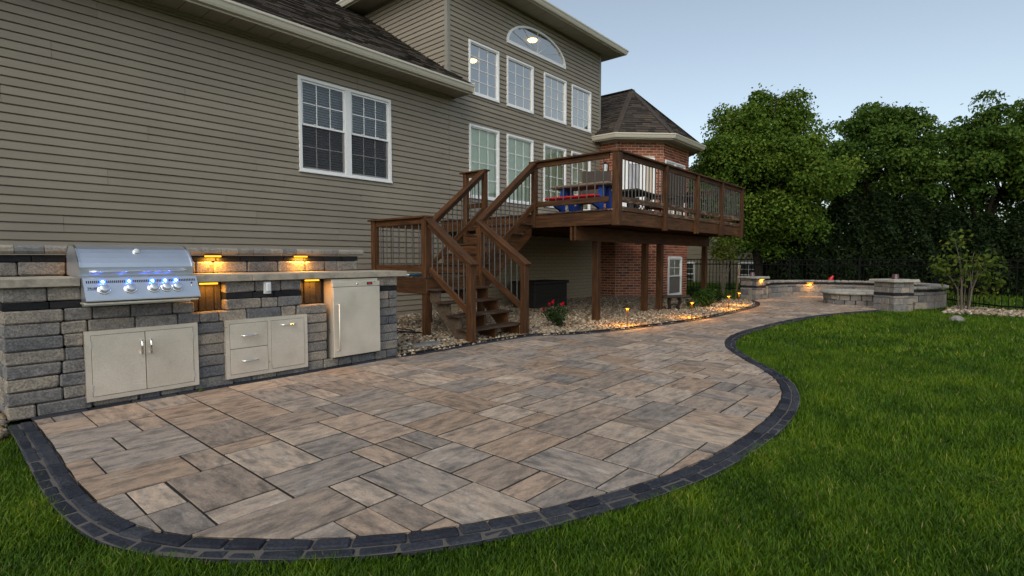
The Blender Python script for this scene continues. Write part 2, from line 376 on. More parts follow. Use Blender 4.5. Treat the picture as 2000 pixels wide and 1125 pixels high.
patio_poly = [(.56, 4.74), (3.6, 4.74)] + [tuple(p) for p in bed_in[2:]] + ring + [tuple(p) for p in lawn_edge[::-1][:-1]]
lawn_out = offset(resample(lawn_edge, .06), -.115)   # outer side of the two border rows
hard_poly = np.array([(.44, 5.8), (3.66, 5.8), (3.66, 4.8)] + [tuple(p) for p in bed_edge] + [(RC[0]+ROUT*math.cos(rad(a)), RC[1]+ROUT*math.sin(rad(a))) for a in range(118, -152, -6)] + [tuple(p) for p in lawn_out[::-1]])
bed_poly = np.array([(-3, 8.4), (-3, 5.4), (.30, 5.3), (.36, 4.95), (3.6, 4.95)] + [tuple(p) for p in bed_edge] + [(15.0, 4.75), (15.0, 5.6), (14.6, 6.9), (13.6, 8.4)])
bed2_poly = np.array([(13.80, .42), (15.95, .25), (15.35, -.45), (14.7, -2.7), (13.1, -2.7), (14.0, -.8)])
bed3_poly = np.array([(-.6, 5.4), (-.6, 4.45), (.28, 4.32), (.40, 4.45), (.43, 5.0), (.43, 5.4)])

lawn = MB().add([(-900, -900, -.03), (900, -900, -.03), (900, 900, -.03), (-900, 900, -.03)], [(0, 1, 2, 3)]).build('lawn', 'lawn')
tag(lawn, 'dark green lawn beside the curved patio', 'lawn', kind='structure')
def sheet(name, poly, z, m, label, cat):
    o = MB().add([(p[0], p[1], z) for p in poly], [tuple(range(len(poly)))]).build(name, m); tag(o, label, cat, kind='structure'); return o
bed = sheet('gravel_bed', bed_poly, -.018, 'bed', 'planting bed of river pebbles below the deck', 'gravel bed')
bed2 = sheet('gravel_bed', bed2_poly, -.014, 'bed', 'pebble strip between the lawn and the black fence', 'gravel bed')
bed3 = sheet('gravel_bed', bed3_poly, -.012, 'bed', 'small pebble patch at the end of the kitchen island', 'gravel bed')
patio = sheet('patio', np.array(patio_poly), .0105, 'joint', 'curved patio of tan and grey rectangular pavers', 'patio')
W_P = WM[patio]
# pavers: a random pattern on a .1635 m grid parallel to the house
MOD = .1635; OX, OY = .977, 1.962
nx0, nx1, ny0, ny1 = -4, 104, -10, 20
used = set(); sizes = [(2, 2), (3, 2), (2, 3), (4, 2), (2, 1), (1, 2)]
wts = [6, 6, 3, 1.2, 2.5, 1.2]
cache = {}; pavers = []; PP = np.array(patio_poly)
xs_in = {}
def paver_mesh(a, b):
    """a >= b, local x along the longer side"""
    if (a, b) not in cache:
        g, c = .0075, .003; X, Y = a*MOD/2-g, b*MOD/2-g
        V = [(-X, -Y, 0), (X, -Y, 0), (X, Y, 0), (-X, Y, 0), (-X, -Y, .0135), (X, -Y, .0135), (X, Y, .0135), (-X, Y, .0135), (-X+c, -Y+c, .015), (X-c, -Y+c, .015), (X-c, Y-c, .015), (-X+c, Y-c, .015)]
        F = [(0, 1, 5, 4), (1, 2, 6, 5), (2, 3, 7, 6), (3, 0, 4, 7), (4, 5, 9, 8), (5, 6, 10, 9), (6, 7, 11, 10), (7, 4, 8, 11), (8, 9, 10, 11)]
        m = MB().add(V, F).mesh('paver'); m.materials.append(M['paver']); cache[a, b] = m
    return cache[a, b]
for j in range(ny0, ny1):
    for i in range(nx0, nx1):
        if (i, j) in used: continue
        order = []
        pool = list(zip(sizes, wts))
        while pool:
            k = random.choices(range(len(pool)), [w for _, w in pool])[0]; order.append(pool.pop(k)[0])
        for (a, b) in order+[(1, 1)]:
            cells = [(i+p, j+q) for p in range(a) for q in range(b)]
            if any(c in used for c in cells): continue
            used.update(cells); break
        x0, x1, y0, y1 = OX+i*MOD, OX+(i+a)*MOD, OY+j*MOD, OY+(j+b)*MOD
        P = clip_rect(PP, x0, x1, y0, y1)
        if len(P) < 3: continue
        ar = area(P); full = (x1-x0)*(y1-y0)
        if ar < .002: continue
        pavers.append((x0, x1, y0, y1, a, b, None if ar > full*.999 else P))
pavers.sort(key=lambda p: ((p[0]+p[1])/2)**2+((p[2]+p[3])/2)**2 - 8*(p[1]-p[0])*(p[3]-p[2]))
rest = MB()
for n, (x0, x1, y0, y1, a, b, P) in enumerate(pavers):
    cx, cy = (x0+x1)/2, (y0+y1)/2; z = random.uniform(-.0012, .0012); rot = 0 if a >= b else math.pi/2
    if P is None and n < 300:
        link('paver', paver_mesh(max(a, b), min(a, b)), None, patio, place(cx, cy, z, rot)); continue
    if P is None: P = [(x0, y0), (x1, y0), (x1, y1), (x0, y1)]
    c = np.array(P); ctr = c.mean(0)
    q = []
    for p in c:                                    # pull the outline in by the width of the joint
        d = ctr-p; L = np.linalg.norm(d); q.append(p+d/L*min(.008, L*.4))
    mb = MB() if n < 300 else rest; k = len(q)
    cr, sr = (1, 0) if rot == 0 else (0, 1)
    V = []
    for zz in (0, .015):
        for p in q:
            if n < 300: dx, dy = p[0]-cx, p[1]-cy; V.append((dx*cr+dy*sr, -dx*sr+dy*cr, zz))
            else: V.append((p[0], p[1], zz+z))
    mb.add(V, [tuple(range(k, 2*k))]+[(t, (t+1) % k, k+(t+1) % k, k+t) for t in range(k)], random.random() if n >= 300 else 0.0)
    if n < 300: mb.build('paver', 'paver', patio, place(cx, cy, z, rot))
if rest.f: tag(rest.build('far_pavers', 'paver', patio), kind='stuff')
# dark border pavers along the edges
def border_row(P, w, lens, name='border_paver', zt=.018, side=0.0):
    d = np.r_[0, np.cumsum(np.linalg.norm(np.diff(P, axis=0), axis=1))]; t = 0; out = 0
    while t < d[-1]-.05:
        L = min(random.choice(lens)*random.uniform(.92, 1.08), d[-1]-t)
        if d[-1]-(t+L) < .06: L = d[-1]-t
        at = lambda s: np.array([np.interp(s, d, P[:, 0]), np.interp(s, d, P[:, 1])])
        p, q = at(t), at(t+L); c = (p+q)/2; v = q-p; a = math.atan2(v[1], v[0]); LL = np.linalg.norm(v)
        g = random.uniform(.003, .008)
        MB().cbox(-LL/2+g, LL/2-g, -w/2+.004, w/2-.004, -.02, zt+random.uniform(-.003, .003), .006, .0035).build(name, 'border', patio, place(c[0], c[1], 0, a))
        t += L; out += 1
    return out
le = resample(lawn_edge, .05)
sand = offset(le, -.12); so, si = offset(le, -.130), offset(le, -.0)
n = len(le); MB().add([(p[0], p[1], .004) for p in so]+[(p[0], p[1], .004) for p in si], [(i, i+1, n+i+1, n+i) for i in range(n-1)]).build('joint_sand', 'sand', patio)
border_row(offset(le, -.037), .072, [.15, .18, .12, .2], zt=.015)
border_row(offset(le, -.102), .060, [.16, .12, .18], zt=.008)
kl = np.array([(.56, 4.80), (2, 4.80), (3.66, 4.80)])
border_row(kl, .115, [.24, .30], zt=.012)
be = resample(bed_edge, .05); border_row(offset(be, -.055), .105, [.24, .30, .2], zt=.013)
bb = offset(be, .012); mb = MB()                       # thin black edging between pebbles and pavers
for i in range(len(be)-1):
    a, b = bb[i], bb[i+1]; v = (b-a); nrm = np.array([-v[1], v[0]])/np.linalg.norm(v)*.007
    V = [(*(a-nrm), -.01), (*(b-nrm), -.01), (*(b+nrm), -.01), (*(a+nrm), -.01), (*(a-nrm), .035), (*(b-nrm), .035), (*(b+nrm), .035), (*(a+nrm), .035)]
    mb.add(V, [(4, 5, 6, 7), (0, 1, 5, 4), (2, 3, 7, 6)])
mb.build('bed_edging', 'black', patio)

# ------------------------------------------------------------------ outdoor kitchen
YF = 4.866
kit = thing('outdoor_kitchen', 'stone block outdoor kitchen island with long counter and raised back wall', 'kitchen island', (2.05, 5.3, 0))
MB().box(.47, 3.63, 5.0, 5.72, 0, .90).build('core', 'core', kit)
MB().box(.47, 3.53, 5.50, 5.72, .9, 1.13).build('back_core', 'core', kit)
rows = [(i*.0934, (i+1)*.0934) for i in range(8)]
holes = [(.875, 1.605, .10, .555), (1.835, 2.567, .10, .555), (2.80, 3.395, .0934, .905), (1.607, 1.850, .654, .905), (2.545, 2.80, .654, .905), (.87, 1.60, .748, .91)]
def stone_row(z0, z1, x0, x1, yf, depth, lens, m, cuts=(), name='stone_block', c=.009, j=.0025, out=.005):
    zc = (z0+z1)/2; free = [(x0, x1)]
    for (a, b, zl, zh) in cuts:
        if not zl-.02 <= zc <= zh+.02: continue
        free = [s for (p, q) in free for s in ((p, min(q, a)), (max(p, b), q)) if s[1]-s[0] > .015]
    for (p, q) in free:
        x = p
        while x < q-.01:
            L = random.choice(lens)*random.uniform(.93, 1.07)
            if q-(x+L) < .09: L = q-x
            L = min(L, q-x); yo = random.uniform(-out, out)
            MB().cbox(-L/2+.003, L/2-.003, 0, depth, -(z1-z0)/2+.0022, (z1-z0)/2-.0022, c, j).build(name, m, kit, place(x+L/2, yf+yo, zc))
            x += L
for z0, z1 in rows: stone_row(z0, z1, .44+random.uniform(0, .006), 3.665, YF, .16, [.155, .24, .30, .30], 'stone', holes)
stone_row(.747, .802, .44, 3.665, YF+.008, .15, [.20, .24], 'blackstone', holes, 'charcoal_block', .003, .001, .002)
stone_row(.802, .905, .44, 3.665, YF, .16, [.24, .30], 'stone', holes)
for z0, z1 in rows+[(.747, .802), (.802, .905)]:        # left end of the island
    y = YF+.17
    while y < 5.70:
        L = min(random.choice([.2, .28]), 5.72-y); L = 5.72-y if 5.72-y-L < .08 else L
        MB().cbox(0, .05, .003, L-.003, -(z1-z0)/2+.002, (z1-z0)/2-.002, .008, .003).build('stone_block', 'blackstone' if abs(z0-.747) < .001 else 'stone', kit, place(.44, y, (z0+z1)/2)); y += L
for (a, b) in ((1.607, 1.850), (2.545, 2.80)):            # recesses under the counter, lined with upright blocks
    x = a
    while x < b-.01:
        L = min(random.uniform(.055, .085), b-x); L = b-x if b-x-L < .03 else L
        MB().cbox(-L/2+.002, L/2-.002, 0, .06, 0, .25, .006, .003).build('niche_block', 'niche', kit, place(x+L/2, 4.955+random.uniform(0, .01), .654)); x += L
YB = 5.45
stone_row(.965, 1.075, .45, 3.55, YB, .12, [.155, .30, .30, .24], 'stone', c=.010)
stone_row(1.075, 1.132, .45, 3.55, YB+.012, .12, [.22], 'blackstone', name='charcoal_block', c=.003, j=.001, out=.002)
x = .43
while x < 3.59:                                          # rounded cap stones
    L = min(random.choice([.13, .15, .17]), 3.60-x); L = 3.60-x if 3.6-x-L < .06 else L
    h = .066; pr = [(-.04+.018, 0), (-.04, .02), (-.04, .046), (-.026, .061), (-.004, h), (.29, h), (.30, .05), (.30, 0)]
    MB().prism(pr, 0, -L/2+.002, L/2-.002, smooth=False).build('cap_stone', 'cap', kit, Matrix.Translation((x+L/2, YB+random.uniform(-.005, .005), 1.139)) @ Matrix.Rotation(random.uniform(-.015, .015), 4, 'Z')); x += L
for a, b in ((.40, .855), (1.605, 2.06), (2.063, 3.77)):
    MB().cbox(a, b, 4.822, 5.445, .905, .965, .004).build('counter_slab', 'counter', kit)
MB().cbox(.8555, 1.6045, 5.30, 5.445, .905, .962, .004).build('counter_slab', 'counter', kit)
# amber lights under the counter and under the cap
LAMPS = []
def lamp(loc, energy, col=(1, .42, .05), size=.04, spread=None, down=True, sx=None):
    l = bpy.data.lights.new('lamp', 'AREA'); l.energy = energy; l.color = col; l.shape = 'RECTANGLE'; l.size = sx or size; l.size_y = size*.5
    if spread: l.spread = rad(spread)
    o = bpy.data.objects.new('lamp_light', l); COL.objects.link(o); o.location = loc; LAMPS.append(o); return o
def bar_light(x, y, z, L=.15, e=.35, nm='light_bar'):
    f = thing('hardscape_light', None, 'light', (x, y, z)); 
    MB().cbox(x-L/2, x+L/2, y-.018, y+.018, z-.006, z, .001).build('housing', 'bronze', f)
    MB().cbox(x-L/2+.006, x+L/2-.006, y-.014, y+.012, z-.020, z-.006, .001).build('lens', 'amber', f)
    o = lamp((x, y, z-.022), e, size=.03, sx=L*.9); o.parent = f; o.matrix_parent_inverse = WM[f].inverted(); return f
ls = [((1.728, 4.90, .903), .9, 'amber light bar under the counter beside the grill'), ((2.665, 4.90, .903), .9, 'amber light bar under the counter beside the refrigerator'),
      ((1.96, 5.43, 1.137), 3.0, 'amber light bar under the wall cap above the counter joint by the grill'), ((2.83, 5.43, 1.137), 3.0, 'amber light bar under the wall cap towards the far end of the counter'), ((1.08, 5.43, 1.137), 1.0, 'amber light bar under the wall cap behind the grill lid')]
for p, e, lb in ls: tag(bar_light(*p, e=e), lb, 'light', 'amber lights on the kitchen island')

# ---- grill
gr = thing('gas_grill', 'stainless built-in gas grill with blue lit knobs and closed lid', 'grill', (1.23, 5.0, .8))
GX0, GX1 = .862, 1.598
MB().box(GX0+.01, GX1-.01, 4.90, 5.295, .75, .975).build('firebox', 'steel', gr)
prof = [(4.862, .975), (4.856, 1.038), (4.872, 1.07), (4.90, 1.105), (4.94, 1.142), (4.99, 1.172), (5.05, 1.195), (5.12, 1.207), (5.22, 1.205), (5.28, 1.17), (5.295, 1.10), (5.295, .975)]
mb = MB(); mb.prism(prof, 0, GX0, GX1, caps=True); lid = mb.build('lid', 'steel', gr)
rim = [(p[0]-.006 if p[0] < 5.1 else p[0]+.003, p[1]+(.006 if p[1] > 1.05 else 0)) for p in prof[1:-1]]
for xa in (GX0-.004, GX1-.008):
    inner = [(p[0]+(.012 if p[0] < 5.1 else -.012), p[1]-.012) for p in rim]
    V = [(xa+dx, *p) for dx in (0, .012) for p in rim+inner[::-1]]; k = len(rim)
    F = []
    for i in range(k-1): F += [(i, i+1, 2*k-2-i, 2*k-1-i)[::-1], tuple(2*k+t for t in (i, i+1, 2*k-2-i, 2*k-1-i)), (i, i+1, 2*k+i+1, 2*k+i)]
    MB().add(V, F).build('lid_rim', 'chrome', lid)
MB().tube([(GX0+.06, 4.858, 1.004), (GX0+.065, 4.82, 1.006), (GX0+.10, 4.812, 1.007), (GX1-.10, 4.812, 1.007), (GX1-.065, 4.82, 1.006), (GX1-.06, 4.858, 1.004)], .0095, 8).build('lid_handle', 'chrome', lid)
gm = Matrix.Translation((1.235, 4.955, 1.157)) @ Matrix.Rotation(rad(48), 4, 'X')
g1 = MB().lathe([(0, .012), (.022, .012), (.027, .009), (.029, 0), (.029, -.01)], n=18, mtx=gm).build('thermometer', 'chrome', lid)
MB().lathe([(0, .0135), (.019, .0135), (.019, .012)], n=18, mtx=gm).build('thermometer_dial', 'whitepl', lid)
# sloping control panel
pc = Vector((0, 4.79, .958)); pd = Vector((0, 4.705, .805)); MB().prism([(4.79, .958), (4.705, .805), (4.705, .797), (4.86, .797), (4.86, .965), (4.80, .965)], 0, GX0, GX1).build('control_panel', 'steel', gr)
sl_ = (pd-pc).normalized(); nrm = Vector((0, -sl_.z, sl_.y)) if -sl_.z < 0 else Vector((0, sl_.z, -sl_.y)); nrm.normalize()
def onpanel(x, s, off=0.0):
    mt = Matrix((Vector((1, 0, 0)), -sl_, nrm)).transposed().to_4x4(); mt.translation = Vector((x, 0, 0))+pc+sl_*s+nrm*off; return mt
panel = [c for c in gr.children if c.name.startswith('control_panel')][0] if gr.children else None
for (x, nm) in ((.975, 0), (1.135, 0), (1.285, 0), (1.37, 0), (1.445, 0)):
    k = MB().lathe([(.0, .036), (.025, .036), (.029, .032), (.031, .006), (.032, .0)], n=20, mtx=onpanel(x, .092)).build('knob', 'steel', gr)
    MB().lathe([(.030, .007), (.039, .007), (.041, 0)], n=20, mtx=onpanel(x, .092)).build('bezel', 'chrome', k)
    MB().lathe([(0, .005), (.008, .005), (.009, .0)], n=10, mtx=onpanel(x, .030)).build('led_core', 'bluecore', k)
    MB().lathe([(.009, .0045), (.019, .004), (.020, .0)], n=12, mtx=onpanel(x, .030)).build('led_ring', 'bluelight', k)
    o = lamp((0, 0, 0), .02, (.03, .12, 1), .012); o.matrix_basis = onpanel(x, .03, .02) @ Matrix.Rotation(0, 4, 'X')
    mt = onpanel(x, .03, .035); o.matrix_basis = Matrix.Translation(mt.translation) @ Vector(nrm).to_track_quat('Z', 'Y').to_matrix().to_4x4()
    o.parent = k; o.matrix_parent_inverse = WM[k].inverted()
mb = MB()
for i in range(60): mb.box(-.0035, .0035, -.010, .010, -.002, .0012, mtx=onpanel(GX0+.02+i*(GX1-GX0-.04)/59, .030, 0))
mb.build('vent_slots', 'slot', gr)
for i, s in enumerate((.058, .080)): MB().lathe([(0, .004), (.006, .004), (.007, 0)], n=10, mtx=onpanel(GX1-.045, s)).build('push_button', 'chrome' if i else 'slot', gr)
cu = bpy.data.curves.new('brand_text', 'FONT'); cu.body = 'TRUEFlame'; cu.size = .021; cu.extrude = .0006; cu.align_x = 'LEFT'; cu.offset = .0006
tx = bpy.data.objects.new('brand_text', cu); COL.objects.link(tx); mt = onpanel(GX0+.018, .088, .001)
dg = bpy.context.evaluated_depsgraph_get(); tm = bpy.data.meshes.new_from_object(tx.evaluated_get(dg)); bpy.data.objects.remove(tx)
tm.materials.clear(); link('brand_text', tm, 'logo', gr, mt)
MB().box(0, .092, -.0062, -.0048, 0, .0012, mtx=onpanel(GX0+.016, .088, .0005)).build('brand_underline', 'logo', gr)
MB().cbox(GX0-.006, GX1-.012, 4.715, 4.86, .772, .786, .002).build('drip_tray', 'panel', gr)

# ---- access doors, drawers, refrigerator, outlet
def frame_panel(parent, x0, x1, z0, z1, openings, yf=YF-.028, w=.0):
    mb = MB(); mb.box(x0, x1, yf+.006, YF+.03, z0, z1)                      # flange behind
    xs = sorted({x0, x1, *[o[0] for o in openings], *[o[1] for o in openings]})
    for a, b in zip(xs[:-1], xs[1:]):
        cuts = sorted([(o[2], o[3]) for o in openings if o[0] <= a+1e-6 and o[1] >= b-1e-6]); z = z0
        for (c, d) in cuts+[(z1, z1)]:
            if c-z > .002: mb.box(a, b, yf, yf+.006, z, c)
            z = d
    return mb.build('frame', 'panel', parent)
ad = thing('access_doors', 'pair of brushed steel access doors set in the stone below the grill', 'doors', (1.24, YF, .05))
frame_panel(ad, .868, 1.612, .053, .571, [(.903, 1.577, .085, .540)])
MB().box(.903, 1.577, YF-.0235, YF-.021, .085, .540).build('reveal', 'slot', ad)
for s, (a, b) in ((1, (.906, 1.2375)), (-1, (1.2425, 1.574))):
    dd = MB().cbox(a, b, YF-.032, YF-.0235, .088, .537, .0015).build('door', 'panel', ad)
    hx = 1.212 if s == 1 else 1.272
    MB().tube([(hx, YF-.03, .478), (hx, YF-.058, .472), (hx, YF-.064, .44), (hx, YF-.064, .405), (hx, YF-.058, .372), (hx, YF-.03, .366)], [.006, .007, .009, .009, .007, .006], 8).build('handle', 'chrome', dd)
    for z in (.15, .47): MB().cbox(a-.006 if s == 1 else b-.002, a+.002 if s == 1 else b+.006, YF-.036, YF-.028, z-.025, z+.025, .001).build('hinge', 'steel', dd)
dr = thing('drawer_cabinet', 'brushed steel cabinet with two stacked drawers and one tall pull-out', 'cabinet', (2.2, YF, .05))
frame_panel(dr, 1.828, 2.574, .055, .568, [(1.862, 2.190, .088, .535), (2.222, 2.541, .088, .535)])
MB().box(1.862, 2.190, YF-.0235, YF-.021, .088, .535).build('reveal', 'slot', dr); MB().box(2.222, 2.541, YF-.0235, YF-.021, .088, .535).build('reveal', 'slot', dr)
for (a, b, c, d, nm) in ((1.865, 2.187, .315, .532, 'drawer'), (1.865, 2.187, .091, .310, 'drawer'), (2.225, 2.538, .091, .532, 'pull_out')):
    dd = MB().cbox(a, b, YF-.032, YF-.0235, c, d, .0015).build(nm, 'panel', dr); xm = (a+b)/2; z = (c+d)/2 if nm == 'drawer' else d-.045
    MB().tube([(xm-.065, YF-.03, z), (xm-.06, YF-.055, z), (xm-.03, YF-.060, z), (xm+.03, YF-.060, z), (xm+.06, YF-.055, z), (xm+.065, YF-.03, z)], [.006, .007, .008, .008, .007, .006], 8).build('handle', 'chrome', dd)
fr = thing('outdoor_refrigerator', 'slim steel outdoor refrigerator with red display under the counter end', 'refrigerator', (3.1, YF, .1))
MB().cbox(2.842, 3.39, YF-.02, 5.0, .095, .895, .003).build('body', 'panel', fr)
fd = MB().cbox(2.832, 3.384, YF-.068, YF-.024, .108, .812, .004).build('door', 'panel', fr)
MB().tube([(2.875, YF-.07, .645), (2.875, YF-.105, .645), (2.875, YF-.105, .30), (2.875, YF-.105, .175), (2.875, YF-.07, .175)], .007, 8, smooth=True).build('door_handle', 'panel', fd)
fp = MB().cbox(2.832, 3.384, YF-.064, YF-.022, .818, .866, .002).build('control_strip', 'panel', fr)
MB().cbox(3.225, 3.292, YF-.0665, YF-.060, .829, .857, .002).build('display_bezel', 'black', fp); MB().cbox(3.24, 3.277, YF-.068, YF-.066, .836, .850, .0005).build('display', 'display', fp)
MB().lathe([(0, .006), (.009, .006), (.011, 0)], n=12, mtx=Matrix.Translation((3.11, YF-.063, .842)) @ Matrix.Rotation(rad(90), 4, 'X')).build('lock', 'chrome', fp)
MB().cbox(2.852, 3.38, YF-.045, YF-.02, .095, .107, .001).build('kick_strip', 'black', fr)
ot = thing('outlet_box', 'white weatherproof outlet cover on the stone below the counter joint', 'outlet', (2.2, YF, .78))
MB().cbox(2.175, 2.238, YF-.02, YF+.01, .782, .892, .004).build('base_plate', 'whitepl', ot); MB().cbox(2.183, 2.230, YF-.045, YF-.019, .80, .884, .009).build('cover', 'whitepl', ot)

# ------------------------------------------------------------------ house
house = thing('house', 'two storey house with taupe vinyl siding, white windows and a brick bay', 'house', (5, HOUSE_Y, 0))
LAP = .1014
def wall_mtx(o, ang): return Matrix.Translation(o) @ Matrix.Rotation(ang, 4, 'Z')      # local x along the wall, local y inwards
def siding(parent, mtx, x0, x1, z0, z1, cuts=(), lap=LAP, bottom=None, seams=True, m='siding', name='siding_plank', arch=None, dep=.026):
    n = int(math.ceil((z1-z0)/lap-1e-6)); sx = random.uniform(0, 3)
    for r in range(n):
        a, b = z0+r*lap, min(z0+(r+1)*lap, z1); segs = [(x0, x1, a, b)]
        for (cx0, cx1, cz0, cz1) in cuts:
            nxt = []
            for (p, q, c, d) in segs:
                if q <= cx0 or p >= cx1 or d <= cz0+1e-4 or c >= cz1-1e-4: nxt.append((p, q, c, d)); continue
                if p < cx0: nxt.append((p, cx0, c, d))
                if q > cx1: nxt.append((cx1, q, c, d))
                l, h = max(p, cx0), min(q, cx1)
                if c < cz0: nxt.append((l, h, c, cz0))
                if d > cz1: nxt.append((l, h, cz1, d))
            segs = nxt
        if arch:
            ax, az, aw, ah = arch
            if az-.01 < (a+b)/2 < az+ah: 
                t = 1-(((a+b)/2-az)/ah)**2; hw = aw*math.sqrt(max(t, 0)); segs = [s for (p, q, c, d) in segs for s in (((p, min(q, ax-hw), c, d), (max(p, ax+hw), q, c, d)) if p < ax < q else ((p, q, c, d),))]
        out = []
        for (p, q, c, d) in segs:
            if bottom:                      # sloping lower end (where a roof meets the wall)
                p2, q2 = bottom((c+d)/2, p, q)
                p, q = p2, q2
            if q-p < .02: continue
            if seams and q-p > 1.2:
                s = x0 + ((r//2*1.37+(r//2 % 3)*.9+sx) % 3.66)+(.0); cutp = [p]
                while s < q:
                    if s > p+.2 and s < q-.2: cutp.append(s)
                    s += 3.66
                cutp.append(q); out += [(u, v, c, d) for u, v in zip(cutp[:-1], cutp[1:])]
            else: out.append((p, q, c, d))
        for i, (p, q, c, d) in enumerate(out):
            f = lambda z: float(np.interp((z-a)/lap, [0, .05, .85, 1], [-dep+.002, -dep, -dep*.55, .001]))
            e = .003*(i % 2); zs_ = [c]+[a+lap*t for t in (.05, .85) if c < a+lap*t < d]+[d]; n_ = len(zs_)
            w_ = q-p-.0025; V = [(0, .004, 0), (w_, .004, 0)]
            for zz in zs_: V += [(0, f(zz)-e, zz-c), (w_, f(zz)-e, zz-c)]
            MB().add(V, [(0, 1, 3, 2)]+[(2+2*k, 3+2*k, 5+2*k, 4+2*k) for k in range(n_-1)]+[tuple([0]+[2+2*k for k in range(n_)]), tuple([1]+[3+2*k for k in range(n_)])[::-1]]).build(name, m, parent, mtx @ Matrix.Translation((p, 0, c)))
WIN = {'double': (4.30, 6.09, 2.515, 4.022)}
UP = [(8.12, 9.075), (9.338, 10.321), (10.742, 11.708), (11.957, 12.908)]
cuts = [WIN['double']] + [(a, b, 4.63, 5.755) for a, b in UP] + [(a, b, 2.42, 3.99) for a, b in UP]
cuts = [(a+.02, b-.02, c+.02, d-.02) for a, b, c, d in cuts]
mw = wall_mtx((0, HOUSE_Y, 0), 0)
wall = MB()
def holed(mb, x0, x1, z0, z1, hs, y):
    xs = sorted({x0, x1, *[v for h in hs for v in h[:2] if x0 < v < x1]})
    for a, b in zip(xs[:-1], xs[1:]):
        z = z0
        for (c, d) in sorted((h[2], h[3]) for h in hs if h[0] <= a+1e-6 and h[1] >= b-1e-6)+[(z1, z1)]:
            if c-z > .001: mb.add([(a, y, z), (b, y, z), (b, y, c), (a, y, c)], [(0, 1, 2, 3)])
            z = d
holed(wall, -3, 7.55, -.05, 4.5, cuts, HOUSE_Y+.006); holed(wall, 7.55, 13.42, -.05, 7.0, cuts+[(9.5, 11.55, 6.1, 6.5)], HOUSE_Y+.006)
wl = wall.build('wall', 'wrap', house)
AX, AZ, AW, AH = 10.50, 6.10, 1.165, .575
siding(wl, mw, -3, 7.548, .0, 4.46, cuts); siding(wl, mw, 7.552, 13.36, 44*LAP, 6.93, cuts, arch=(AX, AZ, AW-.03, AH-.03)); siding(wl, mw, 7.552, 13.36, 15*LAP, 44*LAP, cuts)
for (x, z0, z1) in ((7.55, 4.80, 6.93), (13.39, 1.5, 6.93)):
    MB().cbox(x-.045, x+.045, HOUSE_Y-.030, HOUSE_Y+.06, z0, z1, .003).build('corner_trim', 'corner', wl)
# side of the upper storey, above the lower roof
PITCH = .658; EZ = 4.555; EY = 7.66
sw = MB().add([(7.57, 8.25, 4.5), (7.57, 12.4, 4.5), (7.57, 12.4, 7), (7.57, 8.25, 7)], [(0, 1, 2, 3)]).build('side_wall', 'wrap', house)
ms = wall_mtx((7.55, 12.4, 0), -math.pi/2)
siding(sw, ms, 0, 12.4-8.30, 44*LAP, 6.93, bottom=lambda z, p, q: (max(p, 12.4-(8.25+(z-4.80)/PITCH)), q), seams=False)
MB().add([(13.40, 8.25, 0), (13.40, 14, 0), (13.40, 14, 7), (13.40, 8.25, 7)], [(0, 1, 2, 3)]).build('gable_wall', 'corner', house)
MB().add([(-3, 14, 0), (13.4, 14, 0), (13.4, 14, 7), (-3, 14, 7)], [(0, 1, 2, 3)]).build('rear_wall', 'corner', house)
# foundation below the deck
def found_mat():
    m, t, b = mat('cast_foundation', .9); v = coords(t, jitter=False)
    br = N(t, 'ShaderNodeTexBrick', Scale=1.0); br.inputs['Brick Width'].default_value = .30; br.inputs['Row Height'].default_value = .09; br.inputs['Mortar Size'].default_value = .006
    br.inputs[1].default_value = (.33, .265, .18, 1); br.inputs[2].default_value = (.31, .25, .17, 1); br.inputs[3].default_value = (.17, .14, .10, 1)
    mp = N(t, 'ShaderNodeMapping'); mp.inputs['Rotation'].default_value = (math.pi/2, 0, 0); t.links.new(v, mp.inputs[0]); t.links.new(mp.outputs[0], br.inputs['Vector'])
    t.links.new(br.outputs[0], b.inputs[0]); bump(t, b, br.outputs['Fac'], -.004, .8); return m
M['found'] = found_mat()
MB().box(7.56, 13.41, HOUSE_Y-.02, HOUSE_Y+.04, -.05, 1.52).build('foundation', 'found', house)
# ---- roofs
def shingled(facet, parent, n_obj=0, exp=.14, seed=1):
    """facet: 3D polygon whose first edge is the eave; tabs lie in courses up the slope"""
    rr = random.Random(seed); P = [Vector(p) for p in facet]; x = (P[1]-P[0]).normalized()
    nz = x.cross(P[2]-P[1]).normalized()
    if nz.z < 0: nz = -nz
    y = nz.cross(x); mt = Matrix((x, y, nz)).transposed().to_4x4(); mt.translation = P[0]; inv = mt.inverted(); L = [(inv @ p)[:2] for p in P]
    if max(q[1] for q in L) < .01: y = -y
    base = MB().add([tuple(p) for p in P], [tuple(range(len(P)))]).build('roof', 'shingle', parent); joined = MB(); cnt = 0
    ymax = max(q[1] for q in L); xmin, xmax = min(q[0] for q in L), max(q[0] for q in L); j = 0
    while j*exp < ymax:
        y0 = j*exp; xx = xmin-rr.uniform(0, .3)
        while xx < xmax:
            w = rr.choice([.17, .22, .30, .33]); Q = clip_rect(L, xx+.0015, xx+w-.0015, y0, y0+exp); xx += w
            if len(Q) < 3 or area(Q) < .0015: continue
            k = len(Q); lift = rr.choice([.012, .024]); V = [(a, b, lift-(b-y0)/exp*(lift-.003)) for a, b in Q]+[(a, b, -.001) for a, b in Q]
            F = [tuple(range(k))]+[(i, (i+1) % k, k+(i+1) % k, k+i)[::-1] for i in range(k)]
            if cnt < n_obj: MB().add(V, F).build('shingle', 'shingle', base, mt)
            else: joined.add([mt @ Vector(v) for v in V], F, rr.random())
            cnt += 1
        j += 1
    if joined.f: tag(joined.build('shingle_field', 'shingle', base), kind='stuff')
    return base
ry = 12.4; rz = EZ+(ry-EY)*PITCH
